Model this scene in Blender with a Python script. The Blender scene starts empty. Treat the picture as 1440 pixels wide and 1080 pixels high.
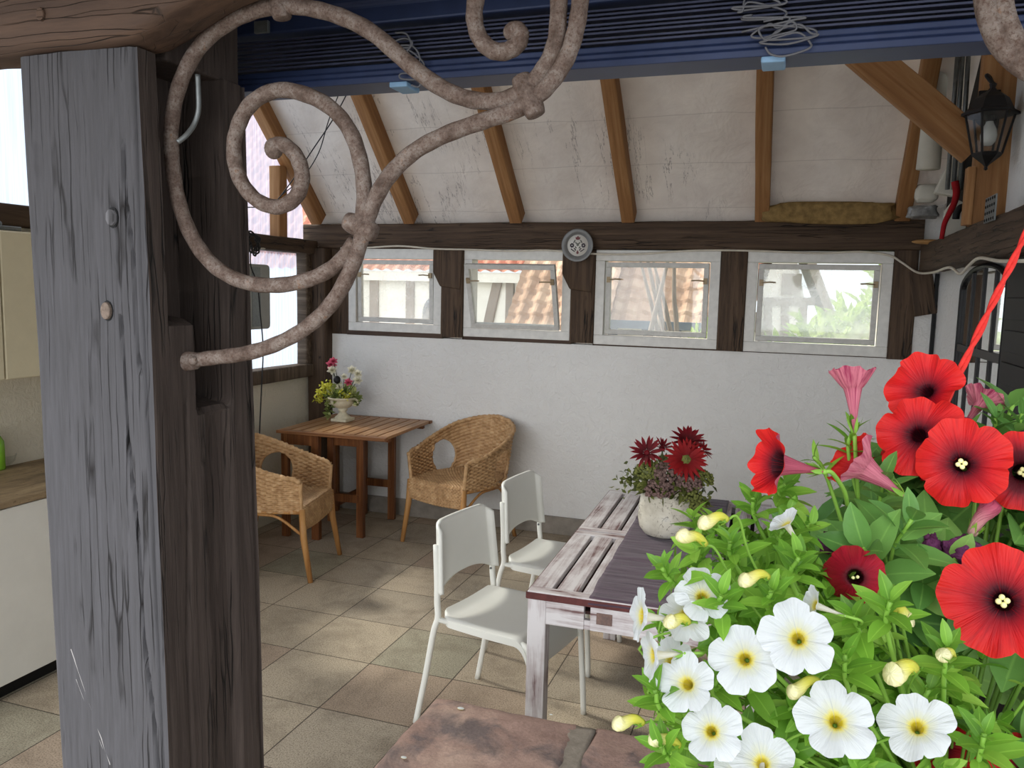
import bpy, math, random
from mathutils import Vector, Matrix, noise
R = math.radians
PI = math.pi
S = bpy.context.scene
C = S.collection

# ------------------------------------------------------------------ camera
EYE = Vector((0, 0, 1.68))
FPX = 1134.17
RIGHT = Vector((0.94519425, 0.32570259, 0.02292695))
DOWN = Vector((0.05861888, -0.10019654, -0.99323939))
FWD = Vector((-0.32120344, 0.94014811, -0.11379752))
cam = bpy.data.cameras.new('camera'); camo = bpy.data.objects.new('camera', cam); C.objects.link(camo)
cam.sensor_width = 36; cam.lens = FPX / 1440 * 36; cam.clip_start = 0.02; cam.clip_end = 300
mw = Matrix.Identity(4)
for i in range(3):
    mw[i][0] = RIGHT[i]; mw[i][1] = -DOWN[i]; mw[i][2] = -FWD[i]; mw[i][3] = EYE[i]
camo.matrix_world = mw
S.camera = camo

# ------------------------------------------------------------------ light and exposure
S.view_settings.view_transform = 'Standard'
S.view_settings.look = 'None'
S.view_settings.gamma = 1
S.view_settings.use_curve_mapping = False
S.view_settings.exposure = 0.55
world = bpy.data.worlds.new('sky'); S.world = world; world.use_nodes = True
bg = world.node_tree.nodes['Background']
bg.inputs[0].default_value = (0.86, 0.93, 1.0, 1); bg.inputs[1].default_value = 1.0

def sun(name, direction, strength, angle, color):
    l = bpy.data.lights.new(name, 'SUN'); l.energy = strength; l.angle = R(angle); l.color = color
    o = bpy.data.objects.new(name, l); C.objects.link(o)
    o.rotation_euler = Vector(direction).to_track_quat('-Z', 'Y').to_euler()
    o.location = -Vector(direction) * 10
    return o
sun('sun', (0.74, -0.16, -0.66), 4.6, 8, (1.0, 0.92, 0.78))
sun('front_fill_sun', (0.06, 0.94, -0.30), 1.9, 60, (0.98, 0.985, 1.0))  # added broad soft lamp from behind the viewer, fills the shaded interior

# ------------------------------------------------------------------ pixel rays (1440 x 1080 frame of the photograph)
def ray(px, py):
    return RIGHT * ((px - 720) / FPX) + DOWN * ((py - 540) / FPX) + FWD
def aty(px, py, Y):
    d = ray(px, py); return EYE + d * (Y / d.y)
def atx(px, py, X):
    d = ray(px, py); return EYE + d * (X / d.x)
def atz(px, py, z):
    d = ray(px, py); return EYE + d * ((z - EYE.z) / d.z)
def atd(px, py, d):
    return EYE + ray(px, py) * d

# ------------------------------------------------------------------ materials
def srgb(r, g, b):
    f = lambda c: (c / 12.92 if c <= .04045 else ((c + .055) / 1.055) ** 2.4)
    return (f(r / 255), f(g / 255), f(b / 255), 1)

class M:
    def __init__(self, name, rough=.6, spec=.3):
        self.m = bpy.data.materials.new(name); self.m.use_nodes = True
        self.t = self.m.node_tree; self.n = self.t.nodes; self.l = self.t.links
        self.p = self.n['Principled BSDF']; self.out = self.n['Material Output']
        self.p.inputs['Roughness'].default_value = rough
        self.p.inputs['Specular IOR Level'].default_value = spec
        self._tc = None
    def node(self, kind, **kw):
        n = self.n.new(kind)
        for k, v in kw.items():
            if hasattr(n, k): setattr(n, k, v)
            else: n.inputs[k].default_value = v
        return n
    def tc(self, which='Object'):
        if self._tc is None: self._tc = self.n.new('ShaderNodeTexCoord')
        return self._tc.outputs[which]
    def map(self, scale=(1, 1, 1), loc=(0, 0, 0), rot=(0, 0, 0), which='Object'):
        mp = self.n.new('ShaderNodeMapping')
        mp.inputs['Scale'].default_value = scale; mp.inputs['Location'].default_value = loc; mp.inputs['Rotation'].default_value = rot
        self.l.new(self.tc(which), mp.inputs[0]); return mp.outputs[0]
    def noise(self, vec, scale=5, detail=6, rough=.6, dist=0):
        n = self.node('ShaderNodeTexNoise'); n.inputs['Scale'].default_value = scale; n.inputs['Detail'].default_value = detail
        n.inputs['Roughness'].default_value = rough; n.inputs['Distortion'].default_value = dist
        self.l.new(vec, n.inputs['Vector']); return n.outputs[0]
    def ramp(self, fac, stops):
        n = self.n.new('ShaderNodeValToRGB'); e = n.color_ramp.elements
        while len(e) < len(stops): e.new(.5)
        for i, (p, c) in enumerate(stops): e[i].position = p; e[i].color = c if len(c) == 4 else (*c, 1)
        self.l.new(fac, n.inputs[0]); return n.outputs[0]
    def mix(self, fac, a, b, mode='MIX'):
        n = self.n.new('ShaderNodeMix'); n.data_type = 'RGBA'; n.blend_type = mode
        for sock, v in ((n.inputs[0], fac), (n.inputs[6], a), (n.inputs[7], b)):
            if isinstance(v, (int, float)): sock.default_value = v
            elif isinstance(v, tuple): sock.default_value = v
            else: self.l.new(v, sock)
        return n.outputs[2]
    def math(self, op, a, b=0.0, clamp=False):
        n = self.n.new('ShaderNodeMath'); n.operation = op; n.use_clamp = clamp
        for i, v in enumerate((a, b)):
            if isinstance(v, (int, float)): n.inputs[i].default_value = v
            else: self.l.new(v, n.inputs[i])
        return n.outputs[0]
    def color(self, c):
        if isinstance(c, tuple): self.p.inputs['Base Color'].default_value = c
        else: self.l.new(c, self.p.inputs['Base Color'])
        return self
    def bump(self, h, strength=.3, dist=.01):
        b = self.n.new('ShaderNodeBump'); b.inputs['Strength'].default_value = strength; b.inputs['Distance'].default_value = dist
        self.l.new(h, b.inputs['Height'])
        if self.p.inputs['Normal'].is_linked:
            self.l.new(self.p.inputs['Normal'].links[0].from_socket, b.inputs['Normal'])
        self.l.new(b.outputs[0], self.p.inputs['Normal']); return self
    def rough(self, fac, a, b):
        n = self.n.new('ShaderNodeMapRange'); n.inputs[3].default_value = a; n.inputs[4].default_value = b
        self.l.new(fac, n.inputs[0]); self.l.new(n.outputs[0], self.p.inputs['Roughness']); return self

AX = {'X': (.05, 1, 1), 'Y': (1, .05, 1), 'Z': (1, 1, .05)}
def wood(name, dark, mid, light, axis='Z', scale=30, bump=.35, rough=.7, cracks=0.0, crack_col=(.01, .009, .008, 1), bdist=.004, crack_scale=45):
    m = M(name, rough, .25)
    sc = tuple(scale * a for a in AX[axis])
    v = m.map(sc)
    n1 = m.noise(v, 1.0, 8, .65, .6)
    col = m.ramp(n1, [(.30, dark), (.5, mid), (.70, light)])
    big = m.noise(m.map((2.2, 2.2, 2.2)), 1.0, 4, .6)
    col = m.mix(m.math('MULTIPLY', big, .55), col, dark)
    fine = m.noise(m.map(tuple(scale * 6 * a for a in AX[axis])), 1.0, 3, .6)
    if cracks:
        vo = m.node('ShaderNodeTexVoronoi', feature='DISTANCE_TO_EDGE'); vo.inputs['Scale'].default_value = 1
        wob = m.node('ShaderNodeVectorMath', operation='ADD')
        wn = m.node('ShaderNodeTexNoise'); wn.inputs['Scale'].default_value = 7; wn.inputs['Detail'].default_value = 2; m.l.new(m.tc(), wn.inputs['Vector'])
        wsc = m.node('ShaderNodeVectorMath', operation='SCALE'); wsc.inputs[3].default_value = .6; m.l.new(wn.outputs[1], wsc.inputs[0])
        m.l.new(m.map(tuple(crack_scale * (a if a > .5 else .028) for a in AX[axis])), wob.inputs[0]); m.l.new(wsc.outputs[0], wob.inputs[1])
        m.l.new(wob.outputs[0], vo.inputs['Vector'])
        lo = m.node('ShaderNodeMapRange'); lo.inputs[1].default_value = 0; lo.inputs[2].default_value = cracks * 3
        m.l.new(vo.outputs[0], lo.inputs[0])
        msk = m.noise(m.map(tuple(9 * (a if a > .5 else .35) for a in AX[axis])), 1.0, 3, .6)
        gate = m.node('ShaderNodeMapRange'); gate.inputs[1].default_value = .46; gate.inputs[2].default_value = .60
        m.l.new(msk, gate.inputs[0])
        f = m.math('MULTIPLY', m.math('SUBTRACT', 1.0, lo.outputs[0]), gate.outputs[0], True)
        col = m.mix(f, col, crack_col)
        m.bump(m.math('SUBTRACT', 1.0, f), .7, .006)
    m.color(col)
    m.bump(n1, bump, bdist); m.bump(fine, bump * .6, bdist * .4)
    return m.m

def plain(name, col, rough=.5, spec=.4, metal=0, var=.12, vs=20, bump=0.0, bs=150):
    m = M(name, rough, spec); m.p.inputs['Metallic'].default_value = metal
    n = m.noise(m.map((vs, vs, vs)), 1.0, 5, .6)
    dk = tuple(c * (1 - var) for c in col[:3]) + (1,); lt = tuple(min(1, c * (1 + var)) for c in col[:3]) + (1,)
    m.color(m.ramp(n, [(.3, dk), (.7, lt)]))
    if bump: m.bump(m.noise(m.map((bs, bs, bs)), 1.0, 4, .6), bump, .003)
    return m.m

def plaster(name, col, stain=(.45, .43, .40, 1), bump=.5):
    m = M(name, .9, .15)
    big = m.noise(m.map((1.1, 1.1, 1.1)), 1.0, 5, .6)
    c = m.mix(m.math('MULTIPLY', m.ramp(big, [(.45, (0, 0, 0)), (.8, (1, 1, 1))]), .22), col, stain)
    sp = m.noise(m.map((60, 60, 60)), 1.0, 2, .5)
    c = m.mix(m.ramp(sp, [(.72, (0, 0, 0)), (.76, (.35, .35, .35))]), c, stain)
    m.color(c)
    trowel = m.noise(m.map((16, 16, 16)), 1.0, 5, .65, 1.8)
    m.bump(trowel, bump * 1.15, .025); m.bump(m.noise(m.map((130, 130, 130)), 1.0, 4, .6), bump * .5, .003)
    return m.m

MAT = {}
MAT['oak_grey'] = wood('weathered_grey_oak', srgb(84, 82, 84), srgb(118, 117, 121), srgb(146, 146, 150), 'Z', 46, .6, .8, .035)
MAT['oak_dark'] = wood('dark_stained_oak', srgb(56, 44, 34), srgb(82, 65, 51), srgb(102, 83, 66), 'Z', 34, .5, .75, .02)
MAT['oak_lintel'] = wood('brown_oiled_oak', srgb(58, 44, 37), srgb(86, 67, 55), srgb(108, 84, 68), 'X', 26, .45, .65, .01)
MAT['rafter'] = wood('orange_pine', srgb(122, 84, 50), srgb(158, 114, 72), srgb(184, 142, 98), 'Z', 26, .25, .65)
MAT['teak'] = wood('brown_teak', srgb(74, 42, 22), srgb(122, 74, 40), srgb(160, 106, 62), 'Z', 30, .2, .45)
MAT['teak_y'] = wood('brown_teak_slats', srgb(132, 94, 60), srgb(176, 132, 92), srgb(204, 164, 122), 'Y', 30, .2, .4)
MAT['oldboard'] = wood('grey_sill_wood', srgb(62, 52, 44), srgb(98, 84, 70), srgb(140, 124, 106), 'Y', 26, .4, .8)
def painted(name, axis):
    m = M(name, .6, .3)
    sc = tuple(34 * a for a in AX[axis])
    n = m.noise(m.map(sc), 1.0, 8, .7, .5)
    n2 = m.noise(m.map((7, 7, 7)), 1.0, 4, .6)
    f = m.math('ADD', n, m.math('MULTIPLY', m.math('SUBTRACT', n2, .5), .5))
    m.color(m.ramp(f, [(.34, srgb(112, 84, 82)), (.42, srgb(176, 164, 164)), (.58, srgb(214, 210, 210))]))
    m.bump(n, .3, .002); return m.m
MAT['white_y'] = painted('worn_white_paint_lengthwise', 'Y')
MAT['white_x'] = painted('worn_white_paint_crosswise', 'X')
MAT['white_z'] = painted('worn_white_paint_upright', 'Z')
MAT['maroon'] = plain('maroon_wood_edge', srgb(92, 48, 46), .5, .3, 0, .3, 30)
MAT['white_metal'] = plain('white_lacquer', srgb(226, 226, 218), .35, .4, 0, .03, 4)
MAT['window_white'] = plain('white_window_paint', srgb(214, 212, 206), .5, .3, 0, .08, 25, .1, 60)
MAT['sash'] = plain('grey_white_sash', srgb(196, 194, 188), .5, .3, 0, .12, 30)
MAT['plaster'] = plaster('white_rough_plaster', srgb(226, 224, 220))
MAT['plaster_left'] = plaster('cream_rough_plaster', srgb(222, 214, 194))
MAT['baseboard'] = plain('grey_plinth_tile', srgb(140, 132, 122), .8, .2, 0, .2, 12)
MAT['black_iron'] = plain('black_iron', srgb(26, 25, 26), .5, .4, .3, .2, 40)
MAT['black'] = plain('matt_black', srgb(16, 16, 17), .6, .3)
MAT['black_cord'] = plain('black_cable', srgb(24, 23, 24), .5, .4)
MAT['cream_cable'] = plain('cream_cable', srgb(196, 188, 172), .5, .4)
MAT['galv'] = plain('galvanised_steel', srgb(120, 124, 124), .45, .5, .6, .15, 60)
MAT['grey_box'] = plain('grey_plastic', srgb(150, 150, 144), .5, .4, 0, .05)
MAT['cupboard'] = plain('beige_cupboard_front', srgb(212, 202, 172), .5, .3, 0, .05, 8)
MAT['counter_white'] = plain('white_counter_front', srgb(226, 224, 216), .45, .35, 0, .04, 6)
MAT['handle_wood'] = plain('tan_wooden_handle', srgb(170, 128, 78), .5, .3)

def iron():
    m = M('rusty_wrought_iron', .72, .3); m.p.inputs['Metallic'].default_value = .15
    a = m.noise(m.map((38, 38, 38)), 1.0, 7, .7); b = m.noise(m.map((240, 240, 240)), 1.0, 4, .7)
    c = m.ramp(a, [(.32, srgb(80, 66, 58)), (.5, srgb(118, 102, 93)), (.62, srgb(140, 129, 121)), (.75, srgb(136, 92, 60))])
    c = m.mix(m.ramp(b, [(.5, (0, 0, 0)), (.66, (.8, .8, .8))]), c, srgb(84, 60, 48))
    m.color(c); m.bump(b, .7, .003); m.bump(a, .4, .004); return m.m
MAT['iron'] = iron()

def floor_mat():
    m = M('concrete_paving_tiles', .85, .2)
    v = m.map((1, 1, 1), (1.70, -3.083, 0))
    br = m.node('ShaderNodeTexBrick'); br.offset = 0; br.offset_frequency = 1; br.squash = 1
    br.inputs['Scale'].default_value = 1; br.inputs['Brick Width'].default_value = .405; br.inputs['Row Height'].default_value = .416
    br.inputs['Mortar Size'].default_value = .0028; br.inputs['Mortar Smooth'].default_value = .2; br.inputs['Bias'].default_value = 0
    br.inputs['Color1'].default_value = srgb(150, 138, 122); br.inputs['Color2'].default_value = srgb(176, 164, 146); br.inputs['Mortar'].default_value = srgb(70, 62, 54)
    m.l.new(v, br.inputs['Vector'])
    # tile number -> hue (some slabs greener, some redder)
    sx = m.node('ShaderNodeVectorMath', operation='DIVIDE'); sx.inputs[1].default_value = (.405, .416, 1); m.l.new(v, sx.inputs[0])
    fl = m.node('ShaderNodeVectorMath', operation='FLOOR'); m.l.new(sx.outputs[0], fl.inputs[0])
    wn = m.node('ShaderNodeTexWhiteNoise', noise_dimensions='2D'); m.l.new(fl.outputs[0], wn.inputs['Vector'])
    tint = m.ramp(wn.outputs['Value'], [(.0, srgb(166, 156, 140)), (.3, srgb(178, 166, 146)), (.55, srgb(172, 152, 134)), (.72, srgb(150, 150, 132)), (.86, srgb(182, 168, 148)), (1., srgb(160, 142, 126))])
    tint.node.color_ramp.interpolation = 'CONSTANT'
    c = m.mix(.55, br.outputs['Color'], tint)
    c = m.mix(1.0, c, (1.26, 1.24, 1.20, 1), 'MULTIPLY')
    sp = m.noise(m.map((170, 170, 170)), 1.0, 3, .7)
    c = m.mix(.9, c, m.ramp(sp, [(.34, (.34, .33, .32)), (.5, (.92, .92, .92)), (.66, (1.12, 1.12, 1.12))]), 'MULTIPLY')
    st = m.noise(m.map((3.4, 3.4, 3.4)), 1.0, 8, .72, .4)
    c = m.mix(m.ramp(st, [(.46, (0, 0, 0)), (.56, (.22, .22, .22)), (.72, (.6, .6, .6))]), c, srgb(104, 92, 78))
    c = m.mix(m.math('MULTIPLY', br.outputs['Fac'], .8), c, srgb(70, 62, 54))
    m.color(c)
    m.bump(m.math('SUBTRACT', 1.0, br.outputs['Fac']), .6, .006); m.bump(sp, .35, .002)
    return m.m
MAT['floor'] = floor_mat()

def sandstone(name):
    m = M(name, .9, .15)
    a = m.noise(m.map((4, 4, 4)), 1.0, 7, .65); b = m.noise(m.map((130, 130, 130)), 1.0, 3, .7)
    c = m.ramp(a, [(.3, srgb(112, 90, 84)), (.5, srgb(148, 123, 113)), (.7, srgb(172, 148, 134))])
    g = m.noise(m.map((6, 6, 6), (3, 1, 0)), 1.0, 5, .6, .6)
    c = m.mix(m.ramp(g, [(.50, (0, 0, 0)), (.62, (.85, .85, .85))]), c, srgb(96, 88, 88))
    c = m.mix(.4, c, m.ramp(b, [(.3, (.5, .5, .5)), (.6, (1, 1, 1))]), 'MULTIPLY')
    m.color(c); m.bump(a, .6, .02); m.bump(b, .4, .003); return m.m
MAT['sandstone'] = sandstone('red_sandstone')
MAT['mortar'] = plain('grey_mortar', srgb(126, 118, 108), .95, .1, 0, .15, 60, .4, 200)

def underlay():
    m = M('white_roof_underlay', .8, .2)
    v = m.map((1, 1, 1))
    a = m.noise(m.map((3, 3, 3)), 1.0, 5, .6)
    c = m.ramp(a, [(.3, srgb(212, 205, 198)), (.7, srgb(240, 235, 228))])
    # pink tinge of the tiles showing near the eave: object z is height above the plate
    sep = m.node('ShaderNodeSeparateXYZ'); m.l.new(v, sep.inputs[0])
    # dark wrinkle cracks running down the slope, in places
    cv = m.noise(m.map((6.5, .8, .8)), 1.0, 6, .68, .25)
    d = m.math('ABSOLUTE', m.math('SUBTRACT', cv, .5))
    lo = m.node('ShaderNodeMapRange'); lo.inputs[1].default_value = 0; lo.inputs[2].default_value = .008; m.l.new(d, lo.inputs[0])
    gate = m.ramp(m.noise(m.map((1.0, 1.4, 1.4), (4.2, 0, 0)), 1.0, 2, .5), [(.5, (0, 0, 0)), (.58, (1, 1, 1))])
    f = m.math('MULTIPLY', m.math('SUBTRACT', 1.0, lo.outputs[0]), gate, True)
    c = m.mix(m.math('MULTIPLY', f, .8), c, srgb(70, 62, 60))
    wz = m.noise(m.map((1.2, 1.2, 1.2)), 1.0, 2, .5)
    zz = m.math('ADD', sep.outputs[2], m.math('MULTIPLY', wz, .05))
    fr = m.math('FRACT', m.math('DIVIDE', zz, .235)); dl = m.math('ABSOLUTE', m.math('SUBTRACT', fr, .5))
    c = m.mix(m.ramp(dl, [(.0, (.35, .35, .35)), (.012, (0, 0, 0))]), c, srgb(120, 112, 108))
    m.color(c)
    fine = m.noise(m.map((400, 60, 60)), 1.0, 2, .5)
    m.bump(fine, .25, .002); m.bump(m.noise(m.map((5, 5, 5)), 1.0, 4, .6, .5), .5, .03)
    tr = m.node('ShaderNodeBsdfTranslucent'); tr.inputs[0].default_value = (.85, .78, .74, 1)
    mx = m.node('ShaderNodeMixShader'); mx.inputs[0].default_value = .12
    m.l.new(m.p.outputs[0], mx.inputs[1]); m.l.new(tr.outputs[0], mx.inputs[2]); m.l.new(mx.outputs[0], m.out.inputs[0])
    return m.m
MAT['underlay'] = underlay()

def poly_sheet():
    m = M('translucent_ribbed_plastic', .4, .3)
    n = m.noise(m.map((3, 60, 1.5)), 1.0, 4, .6)
    col = m.ramp(n, [(.3, srgb(146, 162, 192)), (.7, srgb(184, 196, 218))])
    m.color(col)
    tr = m.node('ShaderNodeBsdfTranslucent'); m.l.new(col, tr.inputs[0])
    tp = m.node('ShaderNodeBsdfTransparent'); tp.inputs[0].default_value = (.90, .95, 1, 1)
    a = m.node('ShaderNodeMixShader'); a.inputs[0].default_value = .42
    m.l.new(tr.outputs[0], a.inputs[1]); m.l.new(tp.outputs[0], a.inputs[2])
    b = m.node('ShaderNodeMixShader'); b.inputs[0].default_value = .12
    m.l.new(a.outputs[0], b.inputs[1]); m.l.new(m.p.outputs[0], b.inputs[2]); m.l.new(b.outputs[0], m.out.inputs[0])
    return m.m
MAT['poly'] = poly_sheet()

def glass(name, haze):
    m = M(name, .1, .5)
    tp = m.node('ShaderNodeBsdfTransparent'); tp.inputs[0].default_value = (.97, .98, .97, 1)
    gl = m.node('ShaderNodeBsdfGlossy'); gl.inputs['Roughness'].default_value = .03
    tr = m.node('ShaderNodeBsdfTranslucent'); tr.inputs[0].default_value = (.93, .94, .93, 1)
    n = m.noise(m.map((7, 7, 7)), 1.0, 5, .65)
    hz = m.node('ShaderNodeMapRange'); hz.inputs[1].default_value = .3; hz.inputs[2].default_value = .7
    hz.inputs[3].default_value = haze * .6; hz.inputs[4].default_value = haze * 1.4; m.l.new(n, hz.inputs[0])
    a = m.node('ShaderNodeMixShader'); m.l.new(hz.outputs[0], a.inputs[0]); m.l.new(tp.outputs[0], a.inputs[1]); m.l.new(tr.outputs[0], a.inputs[2])
    b = m.node('ShaderNodeMixShader'); b.inputs[0].default_value = .04; m.l.new(a.outputs[0], b.inputs[1]); m.l.new(gl.outputs[0], b.inputs[2])
    m.l.new(b.outputs[0], m.out.inputs[0]); return m.m
for _n, _h in (('window_1', .24), ('window_2', .13), ('window_3', .05), ('window_4', .26)): MAT['glass_' + _n] = glass('dusty_glass_' + _n, _h)
MAT['clear'] = glass('clear_glass', .08)
def mirror_mat():
    m = M('mirror_silver', .02, .5); m.p.inputs['Metallic'].default_value = 1; m.color((.86, .88, .87, 1)); return m.m
MAT['mirror'] = mirror_mat()

def wicker_mat():
    m = M('honey_wicker', .55, .35)
    a = m.noise(m.map((24, 24, 24)), 1.0, 5, .65)
    c = m.ramp(a, [(.3, srgb(158, 120, 80)), (.55, srgb(192, 154, 110)), (.75, srgb(212, 178, 136))])
    m.color(c); m.bump(m.noise(m.map((200, 200, 200)), 1.0, 3, .6), .3, .002); return m.m
MAT['wicker'] = wicker_mat()
MAT['rattan'] = wood('rattan_cane', srgb(140, 92, 48), srgb(184, 136, 82), srgb(204, 160, 104), 'Z', 24, .2, .45)

def cloth_mat():
    m = M('dark_purple_crinkled_cloth', .8, .2)
    m.p.inputs['Sheen Weight'].default_value = .2
    a = m.noise(m.map((8, 60, 20)), 1.0, 5, .6, .4)
    m.color(m.ramp(a, [(.3, srgb(58, 42, 54)), (.7, srgb(92, 74, 86))])); m.bump(a, .7, .006); return m.m
MAT['runner'] = cloth_mat()

def leafmat(name, dark, mid, light, trans=.35):
    m = M(name, .45, .35)
    g = m.node('ShaderNodeNewGeometry')
    c = m.ramp(g.outputs['Random Per Island'], [(.0, dark), (.5, mid), (1., light)])
    uv = m.node('ShaderNodeSeparateXYZ'); m.l.new(m.tc('UV'), uv.inputs[0])
    d = m.math('ABSOLUTE', m.math('SUBTRACT', uv.outputs[0], .5))
    rib = m.ramp(d, [(.0, (1, 1, 1)), (.05, (0, 0, 0))])
    c = m.mix(m.math('MULTIPLY', rib, .4), c, tuple(min(1, k * 1.5) for k in light[:3]) + (1,))
    n = m.noise(m.map((60, 60, 60)), 1.0, 4, .6)
    c = m.mix(.35, c, m.ramp(n, [(.3, (.6, .6, .6)), (.7, (1, 1, 1))]), 'MULTIPLY')
    m.color(c); m.bump(n, .3, .003)
    tr = m.node('ShaderNodeBsdfTranslucent'); m.l.new(m.mix(.5, c, tuple(min(1, k * 1.3) for k in light[:3]) + (1,)), tr.inputs[0])
    mx = m.node('ShaderNodeMixShader'); mx.inputs[0].default_value = trans
    m.l.new(m.p.outputs[0], mx.inputs[1]); m.l.new(tr.outputs[0], mx.inputs[2]); m.l.new(mx.outputs[0], m.out.inputs[0])
    return m.m
MAT['leaf_bright'] = leafmat('bright_green_leaf', srgb(84, 132, 40), srgb(116, 168, 54), srgb(160, 202, 84), .35)
MAT['leaf_deep'] = leafmat('mid_green_petunia_leaf', srgb(74, 122, 54), srgb(102, 152, 74), srgb(138, 182, 92), .3)
MAT['leaf_ext'] = leafmat('garden_bush_leaf', srgb(104, 140, 60), srgb(140, 172, 84), srgb(176, 200, 110), .4)
MAT['leaf_dry'] = leafmat('dusty_olive_leaf', srgb(58, 66, 28), srgb(88, 96, 46), srgb(122, 128, 66), .2)
MAT['leaf_dark'] = leafmat('dark_silk_leaf', srgb(28, 48, 24), srgb(50, 82, 36), srgb(92, 128, 56), .2)
MAT['leaf_yellow'] = leafmat('yellow_green_petal', srgb(176, 172, 40), srgb(206, 204, 60), srgb(226, 224, 104), .3)
MAT['stem'] = plain('green_stem', srgb(122, 164, 64), .5, .3)
MAT['stem_dark'] = plain('dark_stem', srgb(70, 82, 44), .6, .3)

def petal(name, stops, vein, under=None, trans=.3, vs=60, vfac=.45, star=.7):
    """stops run from the base of the tube (0) through the throat (.45) to the rim (1)"""
    m = M(name, .5, .25)
    uv = m.node('ShaderNodeSeparateXYZ'); m.l.new(m.tc('UV'), uv.inputs[0])
    nz = m.noise(m.map((90, 90, 90)), 1.0, 3, .5)
    vv = m.math('ADD', uv.outputs[1], m.math('MULTIPLY', m.math('SUBTRACT', nz, .5), .10))
    c = m.ramp(vv, stops)
    w = m.noise(m.map((vs, 1.6, 1), which='UV'), 1.0, 3, .6)
    vm = m.math('MULTIPLY', m.ramp(w, [(.52, (0, 0, 0)), (.68, (1, 1, 1))]), vfac)
    c = m.mix(vm, c, vein)
    if star:
        fr5 = m.math('FRACT', m.math('MULTIPLY', uv.outputs[0], 5.0)); d5 = m.math('ABSOLUTE', m.math('SUBTRACT', fr5, .5))
        sl = m.math('MULTIPLY', m.ramp(d5, [(.0, (1, 1, 1)), (.035, (0, 0, 0))]), m.ramp(uv.outputs[1], [(.55, (1, 1, 1)), (.95, (0, 0, 0))]))
        c = m.mix(m.math('MULTIPLY', sl, star), c, vein)
    if under:
        g = m.node('ShaderNodeNewGeometry')
        c = m.mix(g.outputs['Backfacing'], c, m.mix(m.ramp(w, [(.45, (0, 0, 0)), (.65, (1, 1, 1))]), under[0], under[1]))
    m.color(c)
    m.bump(w, .5, .003)
    tr = m.node('ShaderNodeBsdfTranslucent'); m.l.new(c, tr.inputs[0])
    mx = m.node('ShaderNodeMixShader'); mx.inputs[0].default_value = trans
    m.l.new(m.p.outputs[0], mx.inputs[1]); m.l.new(tr.outputs[0], mx.inputs[2]); m.l.new(mx.outputs[0], m.out.inputs[0])
    return m.m
RED = srgb(220, 40, 34)
MAT['petal_red'] = petal('red_petunia_petal', [(.0, srgb(90, 30, 50)), (.38, srgb(30, 5, 16)), (.49, srgb(70, 8, 24)), (.60, srgb(150, 14, 30)), (.78, srgb(206, 26, 32)), (1., RED)], srgb(140, 6, 24), (srgb(196, 96, 116), srgb(158, 58, 84)))
MAT['petal_dark'] = petal('dark_throated_petunia_petal', [(.0, srgb(60, 20, 36)), (.4, srgb(30, 5, 14)), (.66, srgb(96, 8, 26)), (.84, srgb(190, 24, 36)), (1., RED)], srgb(96, 6, 22), (srgb(180, 84, 104), srgb(140, 44, 70)))
MAT['petal_pink'] = petal('pink_petunia_underside', [(.0, srgb(214, 176, 160)), (.4, srgb(206, 132, 140)), (.75, srgb(196, 96, 118)), (1., srgb(176, 60, 90))], srgb(136, 40, 74), (srgb(206, 120, 136), srgb(150, 52, 84)), .25, 34, .8)
MAT['petal_side'] = petal('red_lipped_pink_petal', [(.0, srgb(200, 130, 140)), (.45, srgb(150, 20, 40)), (1., RED)], srgb(170, 10, 26), (srgb(206, 122, 138), srgb(168, 76, 100)), .25, 40, .4)
MAT['petal_wilt'] = petal('wilted_crimson_petal', [(.0, srgb(60, 10, 24)), (.42, srgb(50, 6, 18)), (.6, srgb(140, 14, 36)), (1., srgb(196, 30, 56))], srgb(110, 8, 30), (srgb(170, 40, 66), srgb(120, 20, 44)), .2)
MAT['petal_white'] = petal('white_calibrachoa_petal', [(.0, srgb(226, 204, 60)), (.42, srgb(220, 196, 50)), (.48, srgb(228, 216, 120)), (.55, srgb(212, 212, 190)), (.72, srgb(212, 215, 217)), (1., srgb(216, 219, 222))], srgb(186, 190, 198), (srgb(244, 244, 236), srgb(236, 236, 214)), .35, 40, .25)
MAT['bud_yellow'] = petal('pale_yellow_bud', [(.0, srgb(196, 200, 70)), (.4, srgb(226, 220, 90)), (1., srgb(246, 240, 196))], srgb(204, 204, 110), None, .25, 20, .4)
MAT['purple_dry'] = plain('shrivelled_purple_petal', srgb(96, 48, 84), .8, .2, 0, .5, 120, .9, 160)
MAT['stamen'] = plain('cream_stamen', srgb(226, 222, 160), .6, .3)
MAT['throat_yellow'] = plain('yellow_throat', srgb(216, 180, 30), .6, .3)
MAT['cord_red'] = plain('red_twine', srgb(206, 50, 44), .7, .2, 0, .15, 200, .4, 300)

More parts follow.
